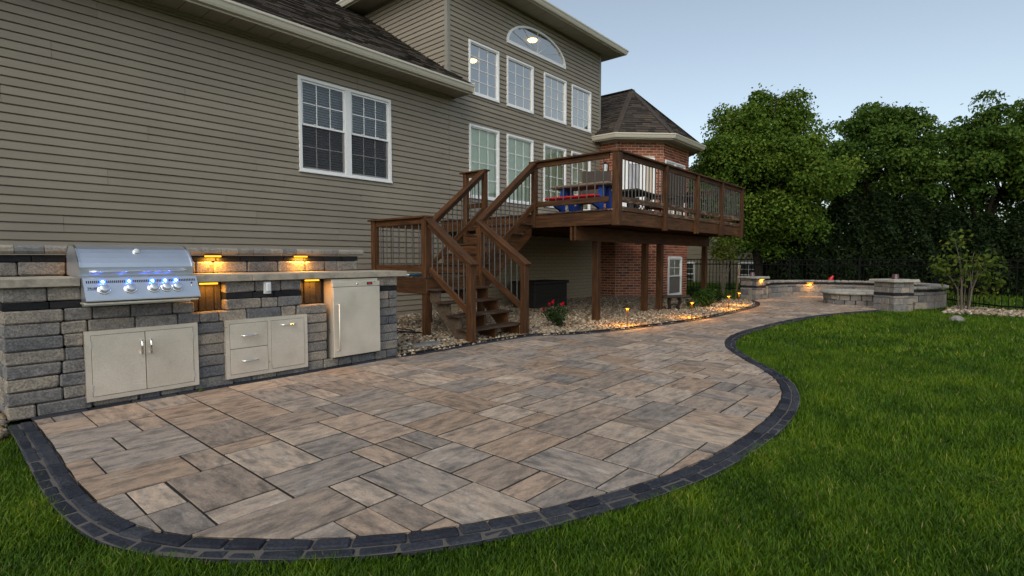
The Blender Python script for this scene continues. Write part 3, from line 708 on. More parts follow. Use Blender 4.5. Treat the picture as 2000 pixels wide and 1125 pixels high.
lower_roof = shingled([(-3, EY, EZ), (7.72, EY, EZ), (7.72, 8.22, EZ+(8.22-EY)*PITCH), (7.54, 8.22, EZ+(8.22-EY)*PITCH), (7.54, ry, rz), (-3, ry, rz)], house, 0, .14, 3)
def gutter(path, z, parent, m='almond', h=.125, d=.10):
    """K-style gutter along a horizontal path; outside is on the right of the path"""
    P = np.array(path, float); prof = [(0, 0), (.055, 0), (.07, .03), (.085, .075), (.10, .095), (.10, h), (.09, h), (.09, .10), (.01, .10), (.01, h), (0, h)]
    nrm = []
    for i in range(len(P)):
        ds = []
        if i > 0: v = P[i]-P[i-1]; ds.append(np.array([v[1], -v[0]])/np.linalg.norm(v))
        if i < len(P)-1: v = P[i+1]-P[i]; ds.append(np.array([v[1], -v[0]])/np.linalg.norm(v))
        b = sum(ds)/len(ds); nrm.append(b/np.dot(b, ds[0]))
    k = len(prof); V = [(P[i][0]+nrm[i][0]*o, P[i][1]+nrm[i][1]*o, z+hh) for i in range(len(P)) for o, hh in prof]
    F = [(i*k+a, i*k+(a+1) % k, (i+1)*k+(a+1) % k, (i+1)*k+a) for i in range(len(P)-1) for a in range(k)]+[tuple(range(k)), tuple(range((len(P)-1)*k, len(P)*k))[::-1]]
    return MB().add(V, F).build('gutter', m, parent)
gutter([(-3, 7.735), (7.70, 7.735)], 4.435, house)
MB().cbox(-3, 7.70, 7.737, 7.757, 4.405, 4.56, .002).build('fascia', 'almond', house)
so = MB().box(-3, 7.70, 7.757, 8.236, 4.447, 4.475).build('soffit', 'soffit', house)
MB().cbox(-3, 7.55, 8.20, 8.246, 4.40, 4.446, .004).build('soffit_trim', 'soffit', so)
x = -1.0
while x < 7.69:
    L = min(.30, 7.695-x); MB().cbox(x+.003, x+L-.003, 7.76, 8.199, 4.434, 4.4465, .003).build('soffit_panel', 'soffit', so); x += .30
MB().cbox(7.70, 7.712, 7.64, 8.235, 4.41, 4.62, .002).build('eave_return', 'almond', house)
# upper eave with its soffit and gutter, and a hip roof above it
so = MB().box(7.06, 13.86, 7.757, 8.236, 6.935, 6.96).build('soffit', 'soffit', house)
x = 7.3
while x < 13.85: MB().cbox(x+.003, min(x+.30, 13.86)-.003, 7.76, 8.2, 6.922, 6.9345, .003).build('soffit_panel', 'soffit', so); x += .30
so2 = MB().box(7.06, 7.548, 8.238, 12.4, 6.935, 6.96).build('soffit', 'soffit', house)
MB().box(13.40, 13.86, 8.238, 14, 6.935, 6.96).build('soffit', 'soffit', house)
gutter([(7.05, 12.3), (7.05, 7.735), (13.87, 7.735), (13.87, 14)], 6.925, house)
MB().cbox(7.052, 13.868, 7.737, 7.757, 6.905, 7.05, .002).build('fascia', 'almond', house)
MB().cbox(7.052, 7.066, 7.76, 12.3, 6.905, 7.05, .002).build('fascia', 'almond', house)
MB().add([(7.0, 7.68, 7.04), (13.92, 7.68, 7.04), (13.92, 14, 7.04), (7.0, 14, 7.04), (10.46, 11, 9.2)], [(0, 1, 4), (1, 2, 4), (2, 3, 4), (3, 0, 4)]).build('upper_roof', 'shingle', house)
# white flashing where the lower roof meets the upper wall
MB().cbox(7.28, 7.54, 11.45, 11.60, 6.72, 6.93, .004).build('eave_box', 'corner', house)
MB().tube([(7.0, 11.70, 7.0), (7.02, 11.72, 6.90), (7.12, 11.72, 6.82)], .035, 8).build('downspout', 'almond', house)
mb = MB()
for k in range(22):
    y = 8.25+k*.19; z = 4.80+(y-8.25)*PITCH; mb.cbox(7.535, 7.55, y, y+.19, z-.02, z+.10, .002)
mb.build('step_flashing', 'corner', house)
# ---- windows
def slats(w, h, pitch, y, tilt, depth, m, parent, mtx, name='blind'):
    mb = MB(); z = .015
    while z < h-.01:
        a = math.tan(tilt)*depth/2; mb.add([(.005, y-depth/2, z-a), (w-.005, y-depth/2, z-a), (w-.005, y+depth/2, z+a), (.005, y+depth/2, z+a)], [(0, 1, 2, 3)]); z += pitch
    return tag(mb.build(name, m, parent, mtx), kind='stuff')
def ring_box(mb, x0, x1, z0, z1, w, y0, y1, c=.003):
    mb.cbox(x0, x0+w, y0, y1, z0, z1, c); mb.cbox(x1-w, x1, y0, y1, z0, z1, c)
    mb.cbox(x0+w, x1-w, y0, y1, z0, z0+w, c); mb.cbox(x0+w, x1-w, y0, y1, z1-w, z1, c); return mb
def pane_quad(x0, x1, z0, z1, y): return MB().add([(x0, y, z0), (x1, y, z0), (x1, y, z1), (x0, y, z1)], [(0, 1, 2, 3)])
def fixed_window(parent, mtx, w, h, nx, nz, g='glassup', shade=None, tw=.045, name='window'):
    f = ring_box(MB(), 0, w, 0, h, tw, -.042, .05); f.cbox(-.006, w+.006, -.05, -.02, -.012, .012, .003); f = f.build(name, 'white', parent, mtx)
    ring_box(MB(), tw, w-tw, tw, h-tw, .022, -.024, .05, .002).build('sash', 'white', f, mtx)
    i0, i1, k0, k1 = tw+.022, w-tw-.022, tw+.022, h-tw-.022
    pane_quad(i0-.004, i1+.004, k0-.004, k1+.004, .006).build('pane', g, f, mtx)
    for i in range(1, nx): x = i0+(i1-i0)*i/nx; MB().box(x-.008, x+.008, -.002, .0035, k0, k1).build('muntin', 'white', f, mtx)
    for i in range(1, nz): z = k0+(k1-k0)*i/nz; MB().box(i0, i1, -.0035, .002, z-.008, z+.008).build('muntin', 'white', f, mtx)
    if shade == 'shade': MB().box(i0-.02, i1+.02, .06, .066, k0-.02, k1+.02).build('window_shade', 'cloth', f, mtx)
    if shade == 'blind': slats(w, h, .04, .08, rad(50), .045, 'cloth', f, mtx)
    if shade == 'dark': MB().box(.01, w-.01, .10, .106, .01, h-.01).build('dark_interior', 'roomdark', f, mtx)
    return f
for a, b in UP: fixed_window(house, mw @ Matrix.Translation((a, 0, 4.63)), b-a, 1.125, 3, 4)
for i, (a, b) in enumerate(UP): fixed_window(house, mw @ Matrix.Translation((a, 0, 2.42)), b-a, 1.57, 3, 4, 'glass', 'shade' if i < 2 else 'blind')
def sash_pair(parent, mtx, w, h, nx=3, nz=2, blind='blind', screen=True, twin=True):
    """white double hung window; twin: two side by side with a mullion"""
    tw = .05; f = ring_box(MB(), 0, w, 0, h, tw, -.045, .06); bays = [(tw, w-tw)]
    if twin: f.cbox(w/2-.055, w/2+.055, -.043, .06, tw, h-tw, .003); bays = [(tw, w/2-.055), (w/2+.055, w-tw)]
    f.cbox(-.01, w+.01, -.055, -.02, -.015, .012, .003); f = f.build('window', 'white', parent, mtx)
    for (a, b) in bays:
        zm = h*.505
        for (z0, z1, y) in ((zm-.02, h-tw, -.022), (tw, zm+.015, .004)):
            s = ring_box(MB(), a, b, z0, z1, .032, y, y+.03, .002).build('sash', 'white', f, mtx)
            i0, i1, k0, k1 = a+.032, b-.032, z0+.032, z1-.032
            pane_quad(i0-.003, i1+.003, k0-.003, k1+.003, y+.016).build('pane', 'glass', f, mtx)
            for i in range(1, nx): x = i0+(i1-i0)*i/nx; MB().box(x-.007, x+.007, y+.008, y+.0135, k0, k1).build('muntin', 'white', f, mtx)
            for i in range(1, nz): z = k0+(k1-k0)*i/nz; MB().box(i0, i1, y+.007, y+.0125, z-.007, z+.007).build('muntin', 'white', f, mtx)
        for q in (.3, .7): MB().cbox(a+(b-a)*q-.02, a+(b-a)*q+.02, -.03, -.015, zm+.012, zm+.024, .003).build('sash_lock', 'white', f, mtx)
        if screen:
            m, t, bb = (M['screenmesh'], None, None) if 'screenmesh' in M else screen_mat()
            MB().box(a+.01, b-.01, -.006, -.004, tw+.005, zm-.012).build('insect_screen', 'screenmesh', f, mtx)
        if blind: slats(w, h, .042, .10, rad(38), .05, 'blind', f, mtx)
    if blind: MB().box(.02, w-.02, .16, .165, .02, h-.02).build('dark_interior', 'roomdark', f, mtx)
    return f
def screen_mat():
    m = bpy.data.materials.new('insect_screen'); m.use_nodes = True; t = m.node_tree; t.nodes.remove(t.nodes['Principled BSDF'])
    d = N(t, 'ShaderNodeBsdfDiffuse'); d.inputs[0].default_value = (.05, .045, .05, 1); tr = N(t, 'ShaderNodeBsdfTransparent'); mx = N(t, 'ShaderNodeMixShader'); mx.inputs[0].default_value = .30
    t.links.new(tr.outputs[0], mx.inputs[1]); t.links.new(d.outputs[0], mx.inputs[2]); t.links.new(mx.outputs[0], t.nodes['Material Output'].inputs[0]); M['screenmesh'] = m; return m, None, None
a, b, c, d = WIN['double']; sash_pair(house, mw @ Matrix.Translation((a, 0, c)), b-a, d-c)
# arched window
ang = [math.pi*i/28 for i in range(29)]; mb = MB()
out = [(AX+AW*math.cos(t), AZ+AH*math.sin(t)) for t in ang]; inn = [(AX+(AW-.07)*math.cos(t), AZ+.02+(AH-.07)*math.sin(t)) for t in ang]
for i in range(28):
    q = [out[i], out[i+1], inn[i+1], inn[i]]; y0, y1 = HOUSE_Y-.045, HOUSE_Y+.03
    V = [(p[0], y, p[1]) for y in (y0, y1) for p in q]; mb.add(V, [(0, 1, 2, 3), (0, 4, 5, 1), (2, 6, 7, 3)])
mb.cbox(AX-AW, AX+AW, HOUSE_Y-.047, HOUSE_Y+.03, AZ-.055, AZ+.022, .003)
aw = mb.build('window', 'white', house)
MB().add([(p[0], HOUSE_Y-.012, p[1]) for p in inn], [tuple(range(29))]).build('pane', 'glassup', aw)
for t in (30, 60, 90, 120, 150):
    t = rad(t); p = (AX+(AW-.08)*math.cos(t), AZ+.02+(AH-.08)*math.sin(t)); beam('muntin', (AX, HOUSE_Y-.018, AZ+.02), (p[0], HOUSE_Y-.018, p[1]), .008, .016, 'white', aw, up=(0, 1, 0))
# room behind the tall windows, with its ceiling lamps
rm = MB(); X0, X1, Y0, Y1, Z0, Z1 = 7.66, 13.36, HOUSE_Y+.012, 12.6, 1.9, 6.90
rm.add([(x, y, z) for z in (Z0, Z1) for y in (Y0, Y1) for x in (X0, X1)], [(0, 1, 3, 2), (4, 6, 7, 5), (2, 3, 7, 6), (0, 2, 6, 4), (1, 5, 7, 3)]); room = rm.build('interior_room', 'roomwall', house)
FV = Vector((math.cos(YAW)*math.cos(TILT), math.sin(YAW)*math.cos(TILT), -math.sin(TILT))); RV = FV.cross(Vector((0, 0, 1))).normalized(); UV = RV.cross(FV)
for (u, v) in ((923, 120), (1040, 80)):                     # two recessed lamps in the ceiling of that room
    d = FV+RV*(u-1000)/FPX-UV*(v-562.5)/FPX; k = (6.87-1.10)/d.z; p = (d.x*k, d.y*k, 6.87)
    ll = MB().lathe([(0, .0), (.10, .0), (.12, .02), (.12, .04)], (p[0], p[1], p[2]-.01), 16).build('ceiling_lamp', 'warm', room)
    o = lamp((p[0], p[1], p[2]-.03), 6, (1, .7, .35), .2); o.parent = room; o.matrix_parent_inverse = WM[room].inverted()
# ---- brick bay
A0, A1, A2, A3, A4, A5 = (13.42, 8.25), (13.42, 7.68), (14.37, 6.73), (16.16, 6.73), (17.11, 7.68), (17.11, 12)
bay = MB().add([(p[0], p[1], z) for z in (-.05, 4.445) for p in (A0, A1, A2, A3, A4, A5)], [(i, i+1, 7+i, 6+i) for i in range(5)]).build('brick_bay', 'mortar', house)
BH = 4.40; rest = MB(); nb = 0
bm_cache = {}
def bricks(p, q, cuts, seed, sel):
    global nb
    rr = random.Random(seed); d = Vector((q[0]-p[0], q[1]-p[1], 0)); L = d.length; ang = math.atan2(d.y, d.x); mt = wall_mtx((p[0], p[1], 0), ang)
    for r in range(int(BH/.0745)):
        z = r*.0745; x = 0 if r % 2 else -.105
        while x < L-.01:
            a, b = max(x, 0)+.007, min(x+.21, L)-.007; x += .21
            parts = [(a, b)]
            for (c0, c1, c2, c3) in cuts:
                if z+.06 < c2 or z > c3: continue
                parts = [s for (u, v) in parts for s in ((u, min(v, c0)), (max(u, c1), v)) if s[1]-s[0] > .02]
            for (u, v) in parts:
                w = round(v-u, 3); yo = rr.uniform(-.002, .002)
                if nb < 300 and sel(z):
                    if w not in bm_cache: bm_cache[w] = MB().cbox(0, w, -.010, .02, 0, .060, .0025).mesh('brick'); bm_cache[w].materials.append(M['brick'])
                    link('brick', bm_cache[w], None, bay, mt @ Matrix.Translation((u, yo, z))); nb += 1
                else: rest.box(u, v, -.010+yo, .01, z, z+.060, rr.random(), mt)
dwB = (.16, 1.09, 1.86, 3.95); wC = (.09, 1.45, 2.25, 3.93); lC = (.395, 1.335, .02, 1.15)
vis = lambda z: z < .95 or z > 3.5
bricks(A2, A3, [wC, lC], 3, vis); bricks(A1, A2, [dwB], 2, vis); bricks(A0, A1, [], 1, lambda z: z > 3.4); bricks(A3, A4, [], 4, lambda z: False)
tag(rest.build('brickwork', 'brick', bay), kind='stuff')
EA = [(13.04, 8.24), (13.04, 7.52), (14.21, 6.35), (16.32, 6.35), (17.49, 7.52), (17.49, 10)]; ZE = 4.53; AP = (15.27, 8.23, 6.36)
zs = lambda x: ZE+(x-13.04)/(15.27-13.04)*(6.36-ZE)
shingled([(13.04, 8.235, ZE), (13.04, 7.52, ZE), AP, (15.27, 10.5, 6.36), (13.43, 10.5, zs(13.43)), (13.43, 8.235, zs(13.43))], house, 90, .13, 11)
shingled([(*EA[1], ZE), (*EA[2], ZE), AP], house, 70, .13, 12); shingled([(*EA[2], ZE), (*EA[3], ZE), AP], house, 100, .13, 13)
MB().add([(*EA[3], ZE), (*EA[4], ZE), (*EA[5], ZE), AP, (15.27, 10, 6.36)], [(0, 1, 3), (1, 2, 4, 3)]).build('roof', 'shingle', house)
for e in (EA[1], EA[2], EA[3]): beam('hip_cap', (e[0], e[1], ZE+.012), (AP[0], AP[1], AP[2]+.012), .16, .02, 'shingle', house)
beam('hip_cap', (AP[0], AP[1]-.05, AP[2]+.014), (15.27, 10.4, 6.374), .2, .024, 'shingle', house)
gutter([(13.06, 8.23), (13.06, 7.53), (14.22, 6.37), (16.31, 6.37), (17.47, 7.53)], 4.43, house, 'almond')
mb = MB(); inn = [(13.42, 8.24), (13.42, 7.69), (14.375, 6.735), (16.155, 6.735), (17.10, 7.68)]; otr = [(13.07, 8.24), (13.07, 7.535), (14.225, 6.38), (16.305, 6.38), (17.46, 7.535)]
for i in range(4): mb.add([(*otr[i], 4.44), (*otr[i+1], 4.44), (*inn[i+1], 4.44), (*inn[i], 4.44)], [(0, 1, 2, 3)])
mb.build('soffit', 'soffit', house)
mb = MB()
for i in range(4): mb.add([(*otr[i], 4.40), (*otr[i+1], 4.40), (*otr[i+1], 4.53), (*otr[i], 4.53)], [(0, 1, 2, 3)])
mb.build('fascia', 'almond', house)
mB = wall_mtx((*A1, 0), math.atan2(-1, 1)); mC = wall_mtx((*A2, 0), 0)
# white patio door in the angled face, window above and below in the front face
dm = mB @ Matrix.Translation((dwB[0], 0, dwB[2])); w, h = dwB[1]-dwB[0], dwB[3]-dwB[2]
dd = ring_box(MB(), 0, w, 0, h, .07, -.05, .08).cbox(.60, .66, -.045, .05, .07, h-.07, .003).build('patio_door', 'white', house, dm)
ring_box(MB(), .075, .60, .07, h-.07, .10, -.02, .03).build('door_leaf', 'white', dd, dm); MB().cbox(.17, .51, -.01, .02, .98, 1.05, .002).build('door_rail', 'white', dd, dm)
MB().box(.17, .51, .0, .006, .16, .98).build('screen_panel', 'screen', dd, dm); MB().box(.17, .51, .0, .006, 1.05, h-.17).build('door_blind', 'blind', dd, dm); pane_quad(.665, w-.07, .07, h-.07, .004).build('pane', 'glassup', dd, dm)
sash_pair(house, mC @ Matrix.Translation((wC[0], 0, wC[2])), wC[1]-wC[0], wC[3]-wC[2], 3, 2, 'blind', False)
sash_pair(house, mC @ Matrix.Translation((lC[0], 0, lC[2])), lC[1]-lC[0], lC[3]-lC[2], 2, 2, 'blind', True, False)
ln = thing('wall_lantern', 'black carriage lantern on the brick bay beside the tall window', 'lantern', (13.36, 8.0, 3.5))
lx, ly, lz = 13.30, 7.98, 3.50
MB().cbox(13.40, 13.42, ly-.05, ly+.05, lz+.02, lz+.30, .004).build('back_plate', 'black', ln); MB().tube([(13.41, ly, lz+.30), (13.34, ly, lz+.36), (lx, ly, lz+.33)], .012, 6).build('arm', 'black', ln)
MB().lathe([(0, .36), (.03, .34), (.085, .29), (.085, .28), (0, .28)], (lx, ly, lz), 6, smooth=False).build('roof_cap', 'black', ln); MB().lathe([(.055, .05), (.075, .28)], (lx, ly, lz), 6, smooth=False).build('glass_panes', 'whitepl', ln); MB().lathe([(0, 0), (.05, .02), (.062, .05), (0, .05)], (lx, ly, lz), 6, smooth=False).build('base', 'black', ln)
hb = thing('flood_light', 'small white floodlight fixture on the siding behind the stair landing', 'light', (7.45, 8.2, 1.5))
MB().cbox(7.40, 7.52, 8.19, 8.236, 1.50, 1.62, .006).build('base_plate', 'whitepl', hb); MB().lathe([(0, .09), (.04, .085), (.055, .05), (.055, 0), (.0, 0)], n=12, mtx=Matrix.Translation((7.46, 8.20, 1.56)) @ Matrix.Rotation(rad(115), 4, 'X')).build('lamp_head', 'whitepl', hb)

# ------------------------------------------------------------------ deck and stairs
DZ = 1.88
deck = thing('wooden_deck', 'raised brown stained wooden deck with metal baluster railing', 'deck', (10.2, 6, 0))
bal_cache = {}
def baluster(parent, x, y, z0, z1):
    h = round(z1-z0, 2)
    if h not in bal_cache: bal_cache[h] = MB().tube([(0, 0, 0), (0, 0, h)], .0095, 6).mesh('baluster'); bal_cache[h].materials.append(M['baluster'])
    link('baluster', bal_cache[h], None, parent, place(x, y, z0))
def rail(parent, p0, p1, hgt=.66, cap=True, sp=.105, ext=(0, 0), bmat='wood', trim0=.05):
    """railing section; p0, p1 = ends of the cap's top line"""
    p0, p1 = Vector(p0), Vector(p1); d = (p1-p0); flat = Vector((d.x, d.y, 0)); L = flat.length; u = d.normalized()
    if cap: beam('cap_rail', p0-u*ext[0], p1+u*ext[1], .14, .028, 'wood', parent, off=-.014)
    k = 1/ (L/d.length)
    a, b = p0+u*trim0, p1-u*trim0
    beam('top_rail', a, b, .038, .085, 'wood', parent, off=-.028-.0425)
    beam('bottom_rail', a-Vector((0, 0, hgt)), b-Vector((0, 0, hgt)), .038, .088, bmat, parent, off=-.04)
    n = int((L-.1)/sp)
    for i in range(n):
        t = (i+1)/(n+1); q = p0+d*t; baluster(parent, q.x, q.y, q.z-hgt-.002, q.z-.11*k)
def post(parent, x, y, z0, z1, s=.09, name='post', m='wood'):
    return MB().cbox(-(z1-z0)/2, (z1-z0)/2, -s/2, s/2, -s/2, s/2, .005).build(name, m, parent, Matrix.Translation((x, y, (z0+z1)/2)) @ Matrix.Rotation(-math.pi/2, 4, 'Y'))
X0, X1, Y0 = 7.30, 13.20, 4.22
# decking boards, rim, joists, beam, posts
y = Y0-.02; i = 0
while y < 8.20:
    xe = 13.20 if y < 6.6 else 13.38
    beam('deck_board', (X0-.02, y+.07, DZ-.0125), (xe, y+.07, DZ-.0125), .136, .025, 'tread' if i else 'woodworn', deck); y += .142; i += 1
beam('rim_board', (X0, Y0, 1.745), (X1, Y0, 1.745), .038, .215, 'wood', deck); beam('rim_board', (X0+.019, Y0+.02, 1.745), (X0+.019, 5.83, 1.745), .038, .215, 'wood', deck)
beam('rim_board', (X0+.019, 7.0, 1.745), (X0+.019, 8.2, 1.745), .038, .215, 'wood', deck)
beam('rim_board', (X0+.019, 5.83, 1.745), (X0+.019, 7.0, 1.745), .038, .215, 'wood', deck); beam('rim_board', (X1-.019, Y0+.02, 1.745), (X1-.019, 6.7, 1.745), .038, .215, 'wood', deck)
for k in range(15): x = 7.65+k*.385; beam('joist', (x, Y0+.02, 1.75), (x, 8.2 if x < 13.0 else 6.6, 1.75), .038, .19, 'wood', deck)
for yy in (4.955, 5.035):
    beam('beam', (7.32, yy, 1.52), (13.22, yy, 1.52), .04, .235, 'wood', deck)
for (x, y) in ((8.06, 4.995), (10.10, 5.10), (10.57, 4.99), (13.05, 4.99)): post(deck, x, y, -.03, 1.40 if abs(y-5.1) > .02 else 1.64, .115, 'support_post')
CT = 2.775
px = [7.345, 9.01, 10.45, 11.81, 13.16]
post(deck, px[0], Y0-.03, 1.62, CT-.03, .12)
for x in px[1:]: post(deck, x, Y0-.05, 1.60, CT-.03, .085)
for a, b in zip(px[:-1], px[1:]):
    rail(deck, (a, Y0-.03, CT), (b, Y0-.03, CT), .70, sp=.112, bmat='woodworn', cap=False)
beam('cap_rail', (px[0]-.07, Y0-.03, CT-.014), (13.24, Y0-.03, CT-.014), .15, .028, 'wood', deck)
beam('toe_board', (px[0], Y0-.022, DZ+.012), (13.2, Y0-.022, DZ+.012), .03, .07, 'woodworn', deck)
SY0, SY1 = 5.80, 7.0
rail(deck, (7.315, Y0+.045, CT), (7.315, SY0, CT), .70, sp=.155, ext=(0, .08)); post(deck, 7.315, SY0, 1.64, CT-.03, .09)
rail(deck, (7.315, SY1, CT), (7.315, 7.5, CT), .62, sp=.15, ext=(.08, .12)); post(deck, 7.315, SY1, 1.64, CT-.03, .09); post(deck, 7.315, 7.5, 1.40, CT-.03, .09)
rail(deck, (13.16, Y0+.03, CT), (13.16, 6.62, CT), .70, sp=.112); post(deck, 13.16, 6.62, 1.62, CT-.03)
# stairs
M['greywood'] = wood_mat('weathered_wood', (.06, .042, .03), (.13, .095, .07))
st = thing('wooden_stairs', 'two flight brown wooden stairs with a landing up to the deck', 'stairs', (5.4, 6, 0))
LZ = .85
for k in range(9): beam('landing_board', (4.80, 5.80+k*.142, LZ-.0125), (5.97, 5.80+k*.142, LZ-.0125), .136, .025, 'tread', st)
for (a, b) in (((4.82, 5.75, .715), (4.82, 7.05, .715)), ((4.82, 5.75, .715), (5.95, 5.75, .715)), ((5.95, 5.77, .715), (5.95, 7.05, .715)), ((4.82, 7.05, .715), (5.95, 7.05, .715))): beam('landing_rim', a, b, .038, .215, 'wood', st)
PT = 1.70
for (x, y, z1) in ((4.86, 5.79, PT), (4.86, 7.0, PT), (5.92, 7.0, PT), (5.91, 5.74, PT)): post(st, x, y, -.03, z1-.02, .092)
rail(st, (4.86, 5.79, PT), (4.86, 7.0, PT), .70, sp=.14, ext=(.08, .10)); rail(st, (4.86, 7.0, PT), (5.92, 7.0, PT), .70, sp=.14, ext=(.06, .06))
LP = [(4.86, 4.90), (5.88, 4.84)]
for (x, y), top in zip(LP, ((4.86, 5.74), (5.89, 5.74))):
    post(st, x, y, -.03, 1.04, .095); rail(st, (x, y-.08, 1.03), (top[0], top[1]+.02, PT+.0), .66, sp=.105, trim0=.10)
for s in (4.90, 5.37, 5.85):                              # notched stringers of the lower flight
    pr = [(5.74, .60), (4.86, -.05), (5.0, -.05)]
    poly = [(4.93, -.03), (4.93, .145)]
    for k in range(4): yk = 4.93+k*.205; poly += [(yk, .145+k*.17), (yk+.205, .145+k*.17)] if k == 0 else [(yk, .145+k*.17), (yk+.205, .145+k*.17)]
    poly += [(5.75, .66), (5.75, .52), (5.16, -.03)]
    q = [poly[0]]
    for p in poly[1:]:
        if p != q[-1]: q.append(p)
    MB().prism(q, 0, s-.019, s+.019).build('stringer', 'greywood' if s < 5 else 'wood', st)
for k in range(4):
    yk = 4.93+k*.205; beam('tread', (4.82, yk+.09, .158+k*.17), (5.93, yk+.09, .158+k*.17), .25, .026, 'tread', st)
for s in (5.86, 6.4, 6.94):                               # upper flight
    q = [(5.97, LZ-.22)]; run, rise = .266, .1717                 # (x, z)
    q = [(5.97, .62), (5.97, .995)]
    for k in range(5): xk = 5.97+k*run; q += [(xk, .995+k*rise), (xk+run, .995+k*rise)]
    q += [(7.29, 1.70), (7.29, 1.50), (6.14, .62)]
    o = [q[0]]
    for p in q[1:]:
        if p != o[-1]: o.append(p)
    MB().prism([(p[1], p[0]) for p in o], 1, s-.019, s+.019).build('stringer', 'wood', st)
for k in range(5):
    xk = 5.97+k*.266; beam('tread', (xk+.12, 5.80, 1.008+k*.1717), (xk+.12, 7.0, 1.008+k*.1717), .28, .026, 'tread', st); beam('riser', (xk+.012, 5.88, .93+k*.1717), (xk+.012, 6.93, .93+k*.1717), .02, .14, 'wood', st)
rail(st, (5.90, 5.79, PT+.0), (7.28, 5.79, CT), .70, sp=.105, trim0=.02); rail(st, (5.93, 7.0, PT), (7.28, 7.0, CT), .70, sp=.105, trim0=.02)

# ------------------------------------------------------------------ things on and under the deck
pt = thing('picnic_table', 'child size plastic picnic table with tan top, blue legs and red bench', 'picnic table', (8.0, 5.4, DZ))
mp_ = place(7.98, 5.18, DZ, rad(93))
def pb(name, m, x0, x1, y0, y1, z0, z1, c=.015, par=pt, mt=None): return MB().cbox(x0, x1, y0, y1, z0, z1, c).build(name, m, par, mt or mp_)
pb('table_top', 'tan', -.58, .58, -.26, .26, .46, .51, .02)
pb('bench_seat', 'red', -.50, .50, .36, .56, .235, .275, .018); pb('bench_seat', 'red', -.50, .50, -.56, -.36, .235, .275, .018)
for x in (-.38, .38):
    MB().prism([(-.17, 0), (.17, 0), (.17, .05), (-.17, .05)], 0, x-.035, x+.035).build('foot', 'blue', pt, mp_)
    for s in (-1, 1): MB().prism([(s*.05, .46), (s*.15, .46), (s*.22, .02), (s*.13, .02)][::s], 0, x-.04, x+.04).build('leg', 'blue', pt, mp_)
    for s in (-1, 1): MB().prism([(s*.15, .05), (s*.15, .12), (s*.42, .236), (s*.50, .236), (s*.40, .12)][::s], 0, x-.025, x+.025).build('bench_support', 'blue', pt, mp_)
def armchair(label, x, y, a, z=DZ, h=.92, w=.62, cat='chair', name='wicker_chair', group=None):
    t = thing(name, label, cat, (x, y, z), group); mt = place(x, y, z, a)
    MB().cbox(-w/2, w/2, -.30, .28, .36, .43, .02).build('seat', 'wicker', t, mt)
    MB().prism([(.24, .42), (.30, .42), (.44, h), (.40, h+.02), (.37, h)], 0, -w/2+.02, w/2-.02).build('backrest', 'wicker', t, mt)
    for s in (-1, 1):
        MB().tube([(s*w/2, -.28, 0), (s*w/2, -.28, .60), (s*w/2, -.20, .63), (s*w/2, .30, .63)], .02, 6).build('arm', 'wicker', t, mt)
        MB().tube([(s*(w/2-.03), .27, 0), (s*(w/2-.03), .27, .42)], .018, 6).build('leg', 'wicker', t, mt); MB().tube([(s*(w/2-.03), -.27, 0), (s*(w/2-.03), -.27, .38)], .018, 6).build('leg', 'wicker', t, mt)
    return t
armchair('brown wicker armchair on the deck behind the picnic table', 9.05, 5.62, rad(-58), h=.98, w=.62)
armchair('dark high backed reclining chair on the deck in front of the bay window', 11.55, 5.35, rad(-112), h=1.22, w=.60, name='deck_chair')
def deck_table(label, x, y, a, lx, ly, h, name, kind):
    t = thing(name, label, 'table', (x, y, DZ)); mt = place(x, y, DZ, a)
    MB().cbox(-lx/2, lx/2, -ly/2, ly/2, h-.045, h, .012).build('table_top', 'wicker', t, mt)
    for sx in (-1, 1):
        for sy in (-1, 1):
            px_, py_ = sx*(lx/2-.07), sy*(ly/2-.07)
            MB().tube([(px_, py_, h-.04), (px_*.9, py_*.9, h*.6), (px_*.8, py_*.8, h*.3), (px_, py_, 0)] if kind else [(px_, py_, h-.04), (px_, py_, 0)], .018, 6).build('leg', 'darkmetal', t, mt)
    if kind:
        for k in range(5): 
            q = -lx/2+.12+k*(lx-.24)/4; MB().tube([(q+.07*math.cos(i*.63), -ly/2+.05, h*.45+.07*math.sin(i*.63)) for i in range(11)], .009, 5).build('scroll', 'darkmetal', t, mt)
        MB().cbox(-lx/2+.06, lx/2-.06, -ly/2+.06, ly/2-.06, .12, .14, .003).build('shelf', 'darkmetal', t, mt)
deck_table('low dark wicker table with scrolled metal base behind the deck railing', 9.3, 5.0, rad(8), 1.0, .62, .50, 'coffee_table', True)
deck_table('long dark dining table on the deck beside the reclining chair', 12.35, 5.3, rad(4), 1.15, .8, .66, 'dining_table', False)
bx = thing('storage_box', 'black resin deck storage box with a flat lid under the deck', 'storage box', (9.55, 7.4, 0))
MB().cbox(8.97, 10.17, 7.09, 7.72, 0, .545, .012).build('body', 'box', bx); MB().cbox(8.93, 10.21, 7.05, 7.76, .545, .605, .014).build('lid', 'box', bx)
for k in range(5): MB().cbox(8.99, 10.15, 7.078, 7.09, .03+k*.102, .122+k*.102, .003).build('panel_board', 'box', bx)
for k in range(5): MB().cbox(8.958, 8.97, 7.11, 7.70, .03+k*.102, .122+k*.102, .003).build('panel_board', 'box', bx)
M['teal'] = plain('teal_fabric', (.01, .04, .07), .9)
